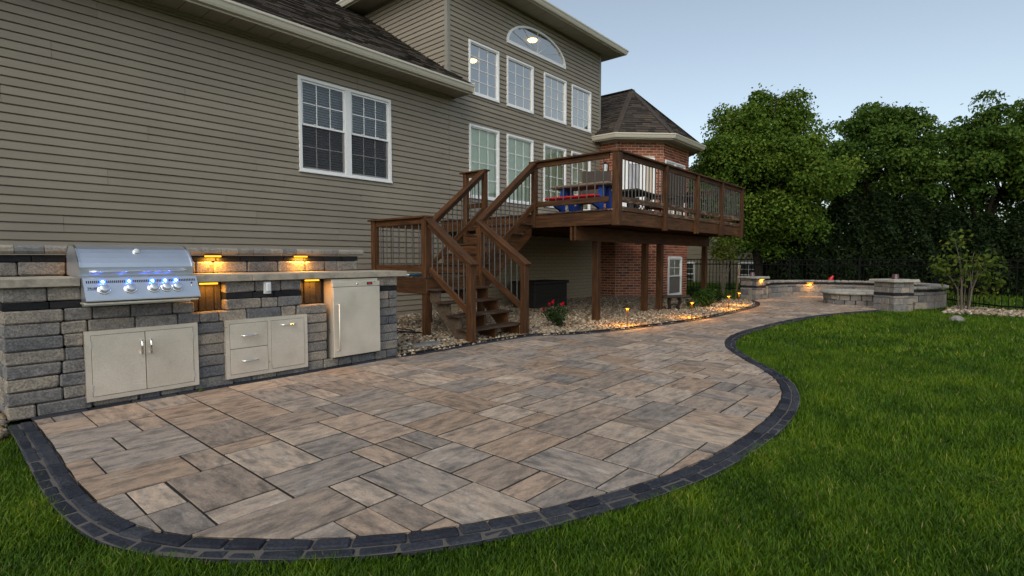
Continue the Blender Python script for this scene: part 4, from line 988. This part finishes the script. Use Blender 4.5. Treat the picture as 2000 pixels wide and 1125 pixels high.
# cable and flat stone on the pebbles, gloves on the landing
pts = [(4.62+.28*math.cos(t)*(1+.25*math.sin(3*t))-.1, 5.95+.30*math.sin(t)+.05*math.sin(2.3*t), .045+.10*max(0, math.sin(t*.5))) for t in np.linspace(0, 7.5, 60)]+[(4.2, 6.2, .05), (3.9, 6.3, .05), (3.72, 6.1, .06)]
tag(MB().tube(pts, .011, 6).build('cable', 'black'), 'black cable coiled on the pebbles beside the stair post', 'cable')
tag(MB().lathe([(0, .03), (.16, .028), (.22, .015), (.23, 0), (.2, -.02)], n=9, mtx=Matrix.Translation((4.30, 5.12, .025)) @ Matrix.Diagonal((1.1, .55, 1, 1))).build('flat_stone', 'cap'), 'flat grey stone lying on the pebbles beside the kitchen island', 'stone')
gv = thing('work_glove', 'blue work glove left on the edge of the stair landing', 'glove', (4.85, 6.0, LZ)); 
MB().cbox(4.80, 4.90, 5.98, 6.12, LZ+.001, LZ+.035, .014, .004).build('palm', 'teal', gv)
for k in range(4): MB().tube([(4.81+k*.026, 5.99, LZ+.018), (4.80+k*.026, 5.93, LZ+.02), (4.80+k*.026, 5.90, LZ+.014)], .012, 6).build('finger', 'teal', gv)
MB().cbox(4.81, 4.89, 6.12, 6.20, LZ+.001, LZ+.03, .008, .003).build('cuff', 'whitepl', gv)
tag(MB().add([(1.56, 4.70, .024), (1.60, 4.715, .034), (1.625, 4.745, .026), (1.59, 4.745, .045), (1.565, 4.73, .03)], [(0, 1, 3, 4), (1, 2, 3)]).build('fallen_leaf', 'leaflight'), 'small yellow fallen leaf on the border pavers below the access doors', 'leaf')
# ------------------------------------------------------------------ path lights
def path_light(x, y, label):
    t = thing('path_light', label, 'path light', (x, y, 0), 'bronze path lights along the pebble bed')
    MB().tube([(x, y, -.03), (x, y, .315)], .008, 8).build('stem', 'bronze', t)
    MB().lathe([(0, .368), (.012, .366), (.022, .352), (.078, .327), (.080, .318), (.02, .33), (0, .332)], (x, y, 0), 18).build('hat', 'bronze', t)
    MB().lathe([(0, .309), (.040, .311), (.050, .317), (.046, .328), (0, .33)], (x, y, 0), 14).build('lens', 'amber', t)
    MB().lathe([(.008, .24), (.018, .29), (.022, .307), (0, .307)], (x, y, 0), 10).build('socket', 'bronze', t)
    l = bpy.data.lights.new('path_lamp', 'AREA'); l.shape = 'DISK'; l.size = .12; l.energy = 6; l.color = (1, .42, .05)
    o = bpy.data.objects.new('path_lamp', l); COL.objects.link(o); o.location = (x, y, .303); o.parent = t; o.matrix_parent_inverse = WM[t].inverted()
for (x, y), lb in (((7.60, 4.13), 'lit bronze path light beside the deck post and rose bush'), ((9.39, 3.80), 'lit bronze path light beside the low garden bench'), ((11.5, 3.86), 'lit bronze path light beside the round green shrub'), ((12.75, 4.05), 'lit bronze path light next to the stone pillar and stake')): path_light(x, y, lb)
# garden bench of a slab on twisted legs
gb = thing('garden_bench', 'small dark rustic bench with a slab seat on the pebbles', 'bench', (10.85, 4.75, 0))
mt = place(10.85, 4.78, 0, rad(-42)); MB().cbox(-.30, .30, -.13, .13, .27, .315, .012, .006).build('seat', 'tread', gb, mt)
for s in (-1, 1): MB().tube([(s*.12, 0, -.02), (s*.09, .03, .08), (s*.13, -.02, .18), (s*.10, .0, .28)], [.045, .035, .04, .045], 7).build('leg', 'bark', gb, mt)
MB().tube([(-.12, 0, .09), (0, .03, .13), (.12, 0, .10)], .018, 6).build('stretcher', 'bark', gb, mt)

# ------------------------------------------------------------------ plants
def leaves(C, size, rnd, up=.4, aspect=.6, seed=1, outc=None):
    """bent leaf blades (two triangles each) at the points C"""
    r = np.random.default_rng(seed); n = len(C); nr = r.normal(size=(n, 3)); nr[:, 2] += up
    if outc is not None: o = C-outc; o /= np.linalg.norm(o, axis=1)[:, None]+1e-6; nr += o*.9
    nr /= np.linalg.norm(nr, axis=1)[:, None]; t = r.normal(size=(n, 3)); t[:, 2] -= .5; t -= nr*(t*nr).sum(1)[:, None]; t /= np.linalg.norm(t, axis=1)[:, None]; b = np.cross(nr, t)
    s = (size*r.uniform(.65, 1.25, n))[:, None]
    V = np.stack([C-t*s*.5, C+b*s*aspect*.5+nr*s*.12, C+t*s*.5, C-b*s*aspect*.5+nr*s*.12], 1).reshape(-1, 3)
    i = np.arange(n)*4; F = np.concatenate([np.stack([i, i+1, i+2], 1), np.stack([i, i+2, i+3], 1)]); return V, F, np.concatenate([rnd, rnd])
def foliage(name, m, parent, C, size, rnd, **k): V, F, q = leaves(C, size, rnd, **k); return tag(link(name, np_mesh(name, V, F, q), m, parent), kind='stuff')
def lobed(n, c, rx, rz, seed, shell=.45, lob=.22):
    r = np.random.default_rng(seed); d = r.normal(size=(n, 3)); d /= np.linalg.norm(d, axis=1)[:, None]
    ph = r.uniform(0, 6.28, 6); a = np.arctan2(d[:, 1], d[:, 0])
    m = 1+lob*(np.sin(3*a+ph[0])*.5+np.sin(5*a+4*d[:, 2]+ph[1])*.35+np.sin(7*d[:, 2]+2*a+ph[2])*.3+np.sin(9*a-5*d[:, 2]+ph[3])*.25)
    rr = (shell+(1-shell)*r.random(n)**.7)*m; return np.array(c)+d*rr[:, None]*np.array([rx, rx, rz])
def tree(name, label, x, y, h, crx, cz0, clumps, per, leafsize, m, seed, stems=5, group='trees beyond the fence', thin=0.0, cr=.34, trunk_h=None):
    t = thing(name, label, 'tree', (x, y, 0), group); r = np.random.default_rng(seed); cz = (cz0+h)/2; rz = (h-cz0)/2*.93
    K = lobed(clumps, (x, y, cz), crx*.93, rz, seed)
    top = K[:, 2] > cz; fr = (K[:, 2]-cz0)/(h-cz0)             # egg shaped: narrower to the top, rounded below
    sc = np.where(top, 1.0-.42*((K[:, 2]-cz)/rz).clip(0, 1)**1.6, 1.0); K[:, 0] = x+(K[:, 0]-x)*sc; K[:, 1] = y+(K[:, 1]-y)*sc
    if thin: K = K[(fr > thin) | (r.random(len(K)) < .45)]
    cnt = (per*r.uniform(.55, 1.4, len(K))).astype(int); idx = np.repeat(np.arange(len(K)), cnt); d = r.normal(size=(len(idx), 3)); d[:, 2] += .55; d /= np.linalg.norm(d, axis=1)[:, None]
    sz = (cr*r.uniform(.7, 1.3, len(K)))[idx][:, None]; C = K[idx]+d*sz*np.sqrt(r.uniform(.25, 1.0, (len(idx), 1)))*np.array([1, 1, .8]); q = (r.random(len(K))[idx]*.4+r.random(len(idx))*.6); stray = r.random(len(idx)) < .10; C[stray] += r.normal(size=(stray.sum(), 3))*cr*.25
    mb = MB(); fork = trunk_h or cz0*.75; base = Vector((x, y, -.1)); R = h*.022
    mb.tube([base, (x+.03, y-.02, fork*.5), (x, y+.03, fork)], [R*1.35, R, R*.95], 9)
    order = r.permutation(len(K))[:stems*5]
    for s in range(stems):
        a = s*2.4+seed; mid = Vector((x+crx*.32*math.cos(a), y+crx*.32*math.sin(a), cz0+(h-cz0)*.38)); top_ = Vector((x+crx*.45*math.cos(a+.3), y+crx*.45*math.sin(a+.3), cz0+(h-cz0)*(.72+.1*(s % 3))))
        mb.tube([(x, y, fork*.8), (x+crx*.12*math.cos(a), y+crx*.12*math.sin(a), fork+(mid.z-fork)*.5), mid, top_], [R*.7, R*.55, R*.38, R*.12], 7)
        for k in order[s*5:s*5+5]: mb.tube([mid if k % 2 else (mid+top_)/2, (mid+Vector(K[k]))/2+Vector((0, 0, .12)), K[k]], [R*.2, R*.13, R*.05], 5)
    mb.build('trunk', 'bark', t); foliage('crown', m, t, C, leafsize, q, up=.35, seed=seed, outc=K[idx]-np.array([0, 0, .1])); return t
tree('pear_tree', 'large rounded green tree with forked trunk behind the black fence, next to the deck', 19.35, 5.55, 6.6, 2.5, 1.15, 390, 265, .112, 'leaf', 5, 6, cr=.46, trunk_h=1.2)
tree('pear_tree', 'green tree with a tall oval crown rising between two neighbours behind the dark hedge', 24.0, 2.65, 6.95, 2.3, 1.9, 215, 240, .125, 'leafdark', 8, 6, thin=.32, cr=.44)
tree('pear_tree', 'lower green tree with a thin see-through lower crown behind the hedge', 25.0, -.15, 6.35, 2.15, 1.7, 175, 240, .125, 'leafdark', 13, 6, thin=.5, cr=.44)
tree('pear_tree', 'broad leafy green tree behind the tall shrub and the end of the hedge', 25.6, -2.3, 7.0, 2.6, 1.8, 255, 250, .128, 'leaf', 21, 6, thin=.4, cr=.46)
# arborvitae hedge: each one a plant of its own
hp = catmull([(20.3, 5.0), (21.0, 3.6), (21.6, 2.0), (22.2, .4), (22.6, -1.2), (22.8, -3.0), (22.9, -5.0)], 10); hp = resample(hp, .92)
hh = [2.85, 3.05, 3.3, 3.4, 3.3, 2.95, 2.7, 2.6, 2.5, 2.55, 2.6]
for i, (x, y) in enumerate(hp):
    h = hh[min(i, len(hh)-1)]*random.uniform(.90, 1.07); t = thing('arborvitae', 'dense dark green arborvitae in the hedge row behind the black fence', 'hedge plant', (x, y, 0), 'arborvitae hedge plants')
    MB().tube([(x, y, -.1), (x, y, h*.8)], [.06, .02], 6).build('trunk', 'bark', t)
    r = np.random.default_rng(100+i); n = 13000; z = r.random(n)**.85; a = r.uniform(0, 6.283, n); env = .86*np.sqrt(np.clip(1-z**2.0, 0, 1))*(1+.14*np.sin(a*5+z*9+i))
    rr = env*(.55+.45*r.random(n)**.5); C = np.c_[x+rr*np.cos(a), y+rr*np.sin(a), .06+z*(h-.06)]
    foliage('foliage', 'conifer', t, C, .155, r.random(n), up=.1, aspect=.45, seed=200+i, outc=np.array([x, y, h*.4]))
def bush(name, label, cat, x, y, h, rx, n, size, m, seed, z0=.05, stems=6, stemr=.008, lob=.3, group=None, sm='stem', core=0):
    t = thing(name, label, cat, (x, y, 0), group); mb = MB(); r = np.random.default_rng(seed); K = lobed(max(12, n//40), (x, y, (z0+h)/2), rx, (h-z0)/2, seed, .35, lob)
    for k in range(stems): p = K[k % len(K)]; mb.tube([(x+r.uniform(-.04, .04), y+r.uniform(-.04, .04), -.03), ((x*1.2+p[0]*.8)/2, (y*1.2+p[1]*.8)/2, p[2]*.5), p], [stemr, stemr*.8, stemr*.4], 5)
    mb.build('stems', sm, t); idx = r.integers(0, len(K), n); C = K[idx]+r.normal(size=(n, 3))*rx*.17; C[:, 2] = np.maximum(C[:, 2], .01)
    foliage('foliage', m, t, C, size, r.random(n)*.6+(idx % 7)/7*.4, up=.6, seed=seed, outc=np.array([x, y, h*.3])); return t, K
rb, K = bush('rose_bush', 'small rose bush with red blooms on the pebbles before the storage box', 'rose bush', 6.88, 5.0, .37, .21, 1500, .035, 'roseleaf', 31, .03, 9, .005)
for (dx, dy, z) in ((-.17, .13, .30), (-.03, .05, .41), (-.05, .10, .37), (.10, -.05, .375)):
    r = np.random.default_rng(int(z*1000)); C = np.array([6.88+dx, 5.0+dy, z])+r.normal(size=(60, 3))*.009; foliage('bloom', 'petal', rb, C, .026, r.random(60), up=.9, aspect=.9, seed=int(z*991)); del C
    MB().tube([(6.88+dx*.4, 5+dy*.4, .15), (6.88+dx, 5+dy, z)], .003, 5).build('bloom_stem', 'stem', rb)
bush('green_shrub', 'round bright green shrub on the pebbles below the end of the deck', 'shrub', 11.95, 4.55, .42, .24, 2200, .05, 'bush', 32)
bush('green_shrub', 'low dark green shrub behind the round bright shrub', 'shrub', 13.1, 4.75, .30, .25, 900, .05, 'roseleaf', 33)
bush('green_shrub', 'low leafy plant at the foot of the garden bench', 'shrub', 11.2, 4.55, .22, .14, 350, .045, 'bush', 34)
bush('green_shrub', 'loose dark shrub against the brick bay corner', 'shrub', 14.4, 5.75, .32, .25, 700, .055, 'roseleaf', 35)
# young staked tree
yt, K = bush('young_tree', 'young staked tree with a thin trunk and sparse yellowish crown by the fence', 'tree', 16.0, 5.55, 1.95, .52, 1300, .085, 'leaflight', 41, 1.02, 9, .007)
MB().tube([(16.0, 5.55, -.03), (16.01, 5.54, 1.2), (16.0, 5.55, 1.7)], [.018, .014, .008], 7).build('trunk', 'stem', yt)
for (x, y, dx, lb) in ((15.2, 5.62, 0, 'pale wooden stake standing between the deck post and the young tree'), (15.4, 4.98, .10, 'leaning pale wooden stake beside the stone pillar')):
    tag(beam('wooden_stake', (x, y, -.03), (x+dx, y-dx*.6, .92), .04, .04, 'stake', None), lb, 'stake')
# tall sparse shrub at the right
ts, K = bush('sparse_shrub', 'tall sparse multi-stemmed shrub with yellow green leaves in the pebble strip', 'shrub', 14.75, .08, 1.62, .62, 620, .105, 'leaflight', 51, .25, 0)
mb = MB(); r = np.random.default_rng(5)
for k in range(11):
    a = r.uniform(0, 6.28); q = r.uniform(.12, .5); zt = r.uniform(.9, 1.55); px_, py_ = 14.75+q*math.cos(a), .08+q*math.sin(a)
    mb.tube([(14.75+.08*math.cos(a), .08+.08*math.sin(a), -.03), (14.75+.12*math.cos(a)+q*.15*math.cos(a), .08+.12*math.sin(a), .45), ((14.75+px_)/2, (.08+py_)/2, zt*.72), (px_, py_, zt)], [.016, .012, .008, .003], 5)
mb.build('branches', 'stem', ts)
tag(MB().lathe([(0, .10), (.07, .095), (.13, .05), (.15, 0), (.12, -.03)], n=8, mtx=Matrix.Translation((12.45, .16, -.01)) @ Matrix.Diagonal((1, .8, .9, 1)), smooth=False).build('garden_rock', 'cap'), 'single pale rock on the lawn in front of the sparse shrub', 'rock')
# ------------------------------------------------------------------ seat wall, pillars, fire pit
sw_ = thing('seat_wall', 'curved low stone seat wall around the fire pit with a pale cap', 'wall', (RC[0], RC[1], 0))
def arc_pt(r, a): return RC[0]+r*math.cos(rad(a)), RC[1]+r*math.sin(rad(a))
A_0, A_1 = 105, -142
def arc_blocks(rc, dep, z0, z1, L, name, m, a0=A_0, a1=A_1, c=.01, j=.004, par=sw_):
    a = a0; step = math.degrees(L/rc)
    while a > a1+step*.4:
        s = min(step*random.uniform(.75, 1.2), a-a1); am = a-s/2; x, y = arc_pt(rc, am); w = rad(s)*rc
        MB().cbox(-w/2+.001, w/2-.001, -dep/2, dep/2, 0, z1-z0-.003, c, j).build(name, m, par, place(x, y, z0, rad(am)+math.pi/2)); a -= s
rm_ = (RIN+ROUT)/2
arc_blocks(rm_, .29, -.02, .14, .32, 'stone_block', 'stone'); arc_blocks(rm_, .29, .14, .29, .28, 'stone_block', 'stone'); arc_blocks(rm_, .29, .29, .365, .30, 'stone_block', 'stone'); arc_blocks(rm_, .285, .365, .42, .22, 'charcoal_block', 'blackstone', c=.003, j=.001); arc_blocks(rm_, .37, .42, .485, .17, 'cap_stone', 'cap', c=.02)
def pillar(x, y, ang, h, label, s=.5):
    t = thing('stone_pillar', label, 'pillar', (x, y, 0), 'stone pillars of the seat wall'); z = -.02
    for (dz, m) in ((.155, 'stone'), (.135, 'stone'), (.055, 'stone'), (.055, 'blackstone'), (.12, 'stone'), (h-.55, 'stone')):
        for k in range(4):
            d = random.choice([-.06, .0, .07]); mt = place(x, y, z, ang+k*math.pi/2)
            for (a, b) in ((-s/2, d), (d, s/2-.12)): MB().cbox(a+.002, b-.002, -s/2, -s/2+.12, 0, dz-.003, .003 if m == 'blackstone' else .009, .003).build('stone_block', m, t, mt)
        z += dz
    MB().box(-s/2+.1, s/2-.1, -s/2+.1, s/2-.1, 0, z, ).build('core', 'core', t, place(x, y, 0, ang))
    MB().cbox(-s/2-.07, s/2+.07, -s/2-.07, s/2+.07, 0, .055, .012, .005).build('cap_slab', 'slabcap', t, place(x, y, z, ang)); return z+.055
z1 = pillar(15.18, 4.46, rad(-15), .62, 'stone pillar with an amber light at the pebble bed end of the seat wall', .46)
z2 = pillar(13.95, 1.24, rad(52), .66, 'stone pillar at the lawn end of the seat wall')
for (x, y, z, lb) in ((15.30, 4.52, z1, 'small purple glass cup on the pillar with the amber light'), (14.0, 1.22, z2, 'small purple glass cup on the pillar by the lawn')):
    tag(MB().lathe([(0, .012), (.055, .012), (.062, 0), (.075, .0), (.066, .05), (.058, .105), (.050, .105), (.056, .05), (.06, .02)], (x, y, z), 10, smooth=False).build('glass_cup', 'purple'), lb, 'cup')
fpx, fpy = 15.25, 2.12
fp_ = thing('fire_pit', 'round stone fire pit with a pale rounded cap inside the seat wall', 'fire pit', (fpx, fpy, 0))
for (z0, z1_) in ((-.02, .12), (.12, .25)):
    for k in range(18):
        a = 2*math.pi*(k+(.5 if z0 > 0 else 0))/18; MB().cbox(-.103, .103, -.09, .09, 0, z1_-z0-.003, .01, .003).build('stone_block', 'stone', fp_, place(fpx+.57*math.cos(a), fpy+.57*math.sin(a), z0, a+math.pi/2))
n = 14; pr = [(.42, 0), (.70, 0), (.73, .02), (.73, .05), (.70, .075), (.44, .08), (.42, .06)]
for k in range(n):
    V = [(q*math.cos(t), q*math.sin(t), z) for t in (2*math.pi*(k+.01)/n, 2*math.pi*(k+.5)/n, 2*math.pi*(k+.99)/n) for q, z in pr]; kk = len(pr)
    MB().add(V, [(i*kk+a, i*kk+(a+1) % kk, (i+1)*kk+(a+1) % kk, (i+1)*kk+a) for i in range(2) for a in range(kk)]+[tuple(range(kk))[::-1], tuple(range(2*kk, 3*kk))]).build('cap_stone', 'slabcap', fp_, place(fpx, fpy, .25))
MB().lathe([(.49, .25), (.49, .05), (0, .05)], (fpx, fpy, 0), 24).build('fire_ring', 'core', fp_)
def wall_light(x, y, z, nx, ny, e, lb):
    f = thing('hardscape_light', lb, 'light', (x, y, z), 'amber lights on the seat wall'); a = math.atan2(ny, nx)+math.pi/2; mt = place(x, y, z, a)
    MB().cbox(-.09, .09, -.03, .03, -.008, 0, .001).build('housing', 'bronze', f, mt); MB().cbox(-.08, .08, -.025, .025, -.022, -.008, .002).build('lens', 'amber', f, mt)
    o = lamp((x+nx*.01, y+ny*.01, z-.03), e, size=.05, sx=.16); o.parent = f; o.matrix_parent_inverse = WM[f].inverted()
wx_, wy_ = arc_pt(RIN-.03, 38); wall_light(wx_, wy_, .418, -math.cos(rad(38)), -math.sin(rad(38)), 2.2, 'amber light under the cap of the curved seat wall')
wall_light(15.18-.33*math.sin(rad(-15))*-1*0+.245*math.cos(rad(-105)), 4.46+.245*math.sin(rad(-105)), .566, math.cos(rad(-105)), math.sin(rad(-105)), 1.6, 'amber light under the slab of the stone pillar')
cx_, cy_ = arc_pt(ROUT+.35, 18)
tag(MB().tube([(cx_, cy_, -.02), (cx_+.02, cy_, .30), (cx_+.01, cy_-.04, .50), (cx_+.03, cy_-.10, .60)], [.05, .06, .07, .02], 7).build('garden_ornament', 'red'), 'red plastic object poking up behind the curved seat wall', 'ornament')
# ------------------------------------------------------------------ black metal fence
fn = thing('metal_fence', 'black metal picket fence running behind the seat wall', 'fence', (18.3, 2, 0))
FP = resample(catmull([(14.6, -3.2), (15.3, -1.2), (15.75, -.25), (16.7, .15), (18.2, .9), (18.6, 3), (18.7, 6), (18.9, 9), (19.0, 13)], 12), .118); FT = 1.10
pk = MB().box(-.008, .008, -.008, .008, -.03, FT-.03).mesh('picket'); pk.materials.append(M['darkmetal']); po = MB().cbox(-.028, .028, -.028, .028, -.05, FT+.06, .006).mesh('fence_post'); po.materials.append(M['darkmetal'])
for i, p in enumerate(FP): link('fence_post' if i % 16 == 0 else 'picket', po if i % 16 == 0 else pk, None, fn, place(p[0], p[1]))
for i in range(0, len(FP)-1, 8):
    a, b = FP[i], FP[min(i+8, len(FP)-1)]
    for z in (.08, FT-.19, FT-.03): beam('fence_rail', (*a, z), (*b, z), .025, .03, 'darkmetal', fn)
# ------------------------------------------------------------------ neighbour's house
nh = thing('neighbour_house', 'beige sided neighbouring house half hidden behind the trees and fence', 'house', (27, 11, -1))
mn = wall_mtx((25.0, 16, 0), -math.pi/2)                    # wall facing the yard
nw = MB().box(25.02, 31, 6.3, 16, -1, 4.2).build('wall', 'wrap', nh)
nc = [(5.1, 6.0, -.2, .95), (8.0, 8.9, -.2, .95), (2.5, 3.4, -.2, .95)]
M['siding2'] = plain('beige_siding', (.17, .145, .095), .6, var=.06)
siding(nw, mn, 0, 9.7, -1, 4.2, nc, lap=.21, seams=False, m='siding2', dep=.02)
for (a, b, c, d) in nc: sash_pair(nh, mn @ Matrix.Translation((a, 0, c)), b-a, d-c, 2, 2, None, False, False); MB().box(a, b, .05, .055, c, d).build('window_interior', 'roomdark', nh, mn)
beam('band_board', (24.97, 6.28, 1.95), (24.97, 16, 1.95), .03, .09, 'corner', nh); MB().add([(24.6, 5.9, 4.2), (24.6, 16.4, 4.2), (28, 16.4, 6), (28, 5.9, 6), (31.4, 5.9, 4.2), (31.4, 16.4, 4.2)], [(0, 1, 2, 3), (3, 2, 5, 4), (0, 3, 4)]).build('roof', 'shingle', nh)

# ------------------------------------------------------------------ pebbles and grass
def pebbles(name, parent, poly, n, smin, smax, seed, zbase=0.0):
    r = np.random.default_rng(seed); lo, hi = poly.min(0), poly.max(0); P = r.uniform(lo, hi, (n, 2)); P = P[inside(P, poly)]
    t = (1+5**.5)/2; ico = np.array([(-1, t, 0), (1, t, 0), (-1, -t, 0), (1, -t, 0), (0, -1, t), (0, 1, t), (0, -1, -t), (0, 1, -t), (t, 0, -1), (t, 0, 1), (-t, 0, -1), (-t, 0, 1)])/math.sqrt(1+t*t)
    IF = np.array([(0, 11, 5), (0, 5, 1), (0, 1, 7), (0, 7, 10), (0, 10, 11), (1, 5, 9), (5, 11, 4), (11, 10, 2), (10, 7, 6), (7, 1, 8), (3, 9, 4), (3, 4, 2), (3, 2, 6), (3, 6, 8), (3, 8, 9), (4, 9, 5), (2, 4, 11), (6, 2, 10), (8, 6, 7), (9, 8, 1)])
    k = len(P); s = r.uniform(smin, smax, k)*np.where(r.random(k) < .08, 1.6, 1); S3 = np.c_[s*r.uniform(.8, 1.5, k), s*r.uniform(.65, 1.05, k), s*r.uniform(.45, .75, k)]
    a = r.uniform(0, 6.283, k); V = ico[None]*S3[:, None]*r.uniform(.85, 1.12, (k, 12, 1)); ca, sa = np.cos(a)[:, None], np.sin(a)[:, None]; tl = r.normal(size=(k, 1))*.35
    V[:, :, 2] += V[:, :, 0]*tl
    X, Y = V[:, :, 0]*ca-V[:, :, 1]*sa+P[:, :1], V[:, :, 0]*sa+V[:, :, 1]*ca+P[:, 1:]; Z = V[:, :, 2]+(r.uniform(.0, .022, k)+zbase)[:, None]
    V = np.stack([X, Y, Z], -1).reshape(-1, 3); F = (IF[None]+np.arange(k)[:, None, None]*12).reshape(-1, 3)
    return tag(link(name, np_mesh(name, V, F, np.repeat(r.random(k), 20), True), 'pebble', parent), kind='stuff')
near = np.array([(3.5, 6.6), (3.62, 4.88)]+[tuple(p) for p in bed_edge]+[(14.6, 4.9), (14.6, 6.9), (13.4, 8.25), (3.5, 8.25)])
pebbles('pebbles', bed, near, 50000, .013, .026, 61); pebbles('pebbles', bed2, bed2_poly, 5200, .022, .040, 62); pebbles('pebbles', bed3, bed3_poly, 700, .02, .038, 63, .01)
def grass(n_target, rmin, rmax, hgt, wid, seed, seg2):
    """blades between two distances from the viewing spot, off the paved and pebbled ground"""
    r = np.random.default_rng(seed); m = int(n_target); rr = np.sqrt(r.uniform(rmin**2, rmax**2, m)); a = r.uniform(rad(-14), rad(100), m); P = np.c_[rr*np.cos(a), rr*np.sin(a)]
    P = P[~inside(P, hard_poly)]; P = P[~inside(P, bed_poly)]; P = P[~inside(P, bed2_poly)]; P = P[~inside(P, bed3_poly)]; P = P[(P[:, 1] < 5.2) | (P[:, 0] > 15)]
    for (cx, cy, q) in ((13.95, 1.24, .30), (15.18, 4.46, .3)): P = P[np.hypot(P[:, 0]-cx, P[:, 1]-cy) > q]
    k = len(P); cl = (np.sin(P[:, 0]*7.1+np.sin(P[:, 1]*5.3)*2)+np.sin(P[:, 1]*8.3+np.sin(P[:, 0]*4.1)*2))*.25+.5
    h = hgt*r.uniform(.45, 1.25, k)*(.72+.5*cl); w = wid*r.uniform(.7, 1.3, k); t = r.uniform(0, 6.283, k); ln = r.uniform(.15, 1.0, k)*h; d = np.c_[np.cos(t), np.sin(t)]; b = np.c_[-d[:, 1], d[:, 0]]
    ba = r.uniform(-.9, .9, k); b2 = np.c_[b[:, 0]*np.cos(ba)-b[:, 1]*np.sin(ba), b[:, 0]*np.sin(ba)+b[:, 1]*np.cos(ba)]
    z0 = -.028*np.ones(k); A = np.c_[P-b2*w[:, None]/2, z0]; B = np.c_[P+b2*w[:, None]/2, z0]; T = np.c_[P+d*ln[:, None], z0+h]
    q = np.clip(r.normal(.42, .2, k)+(cl-.5)*.25+(r.random(k) < .010)*.6, 0, 1)
    if not seg2:
        V = np.stack([A, B, T], 1).reshape(-1, 3); F = np.arange(3*k).reshape(-1, 3); return V, F, q
    M1 = np.c_[P+d*ln[:, None]*.35-b2*w[:, None]*.42, z0+h*.62]; M2 = np.c_[P+d*ln[:, None]*.35+b2*w[:, None]*.42, z0+h*.62]
    V = np.stack([A, B, M1, M2, T], 1).reshape(-1, 3); i = np.arange(k)*5; F = np.concatenate([np.stack([i, i+1, i+3], 1), np.stack([i, i+3, i+2], 1), np.stack([i+2, i+3, i+4], 1)]); return V, F, np.concatenate([q, q, q])
Vs, Fs, Qs, o = [], [], [], 0
for args in ((360000, 1.2, 3.6, .038, .0042, 71, True), (380000, 3.6, 7.5, .038, .0070, 72, False), (280000, 7.5, 15, .050, .014, 73, False), (90000, 15, 34, .075, .035, 74, False)):
    V, F, q = grass(*args); Vs.append(V); Fs.append(F+o); Qs.append(q); o += len(V)
gs = link('grass', np_mesh('grass', np.concatenate(Vs), np.concatenate(Fs), np.concatenate(Qs)), 'grass'); tag(gs, 'short dense green lawn grass around the curved patio', 'grass', kind='stuff')
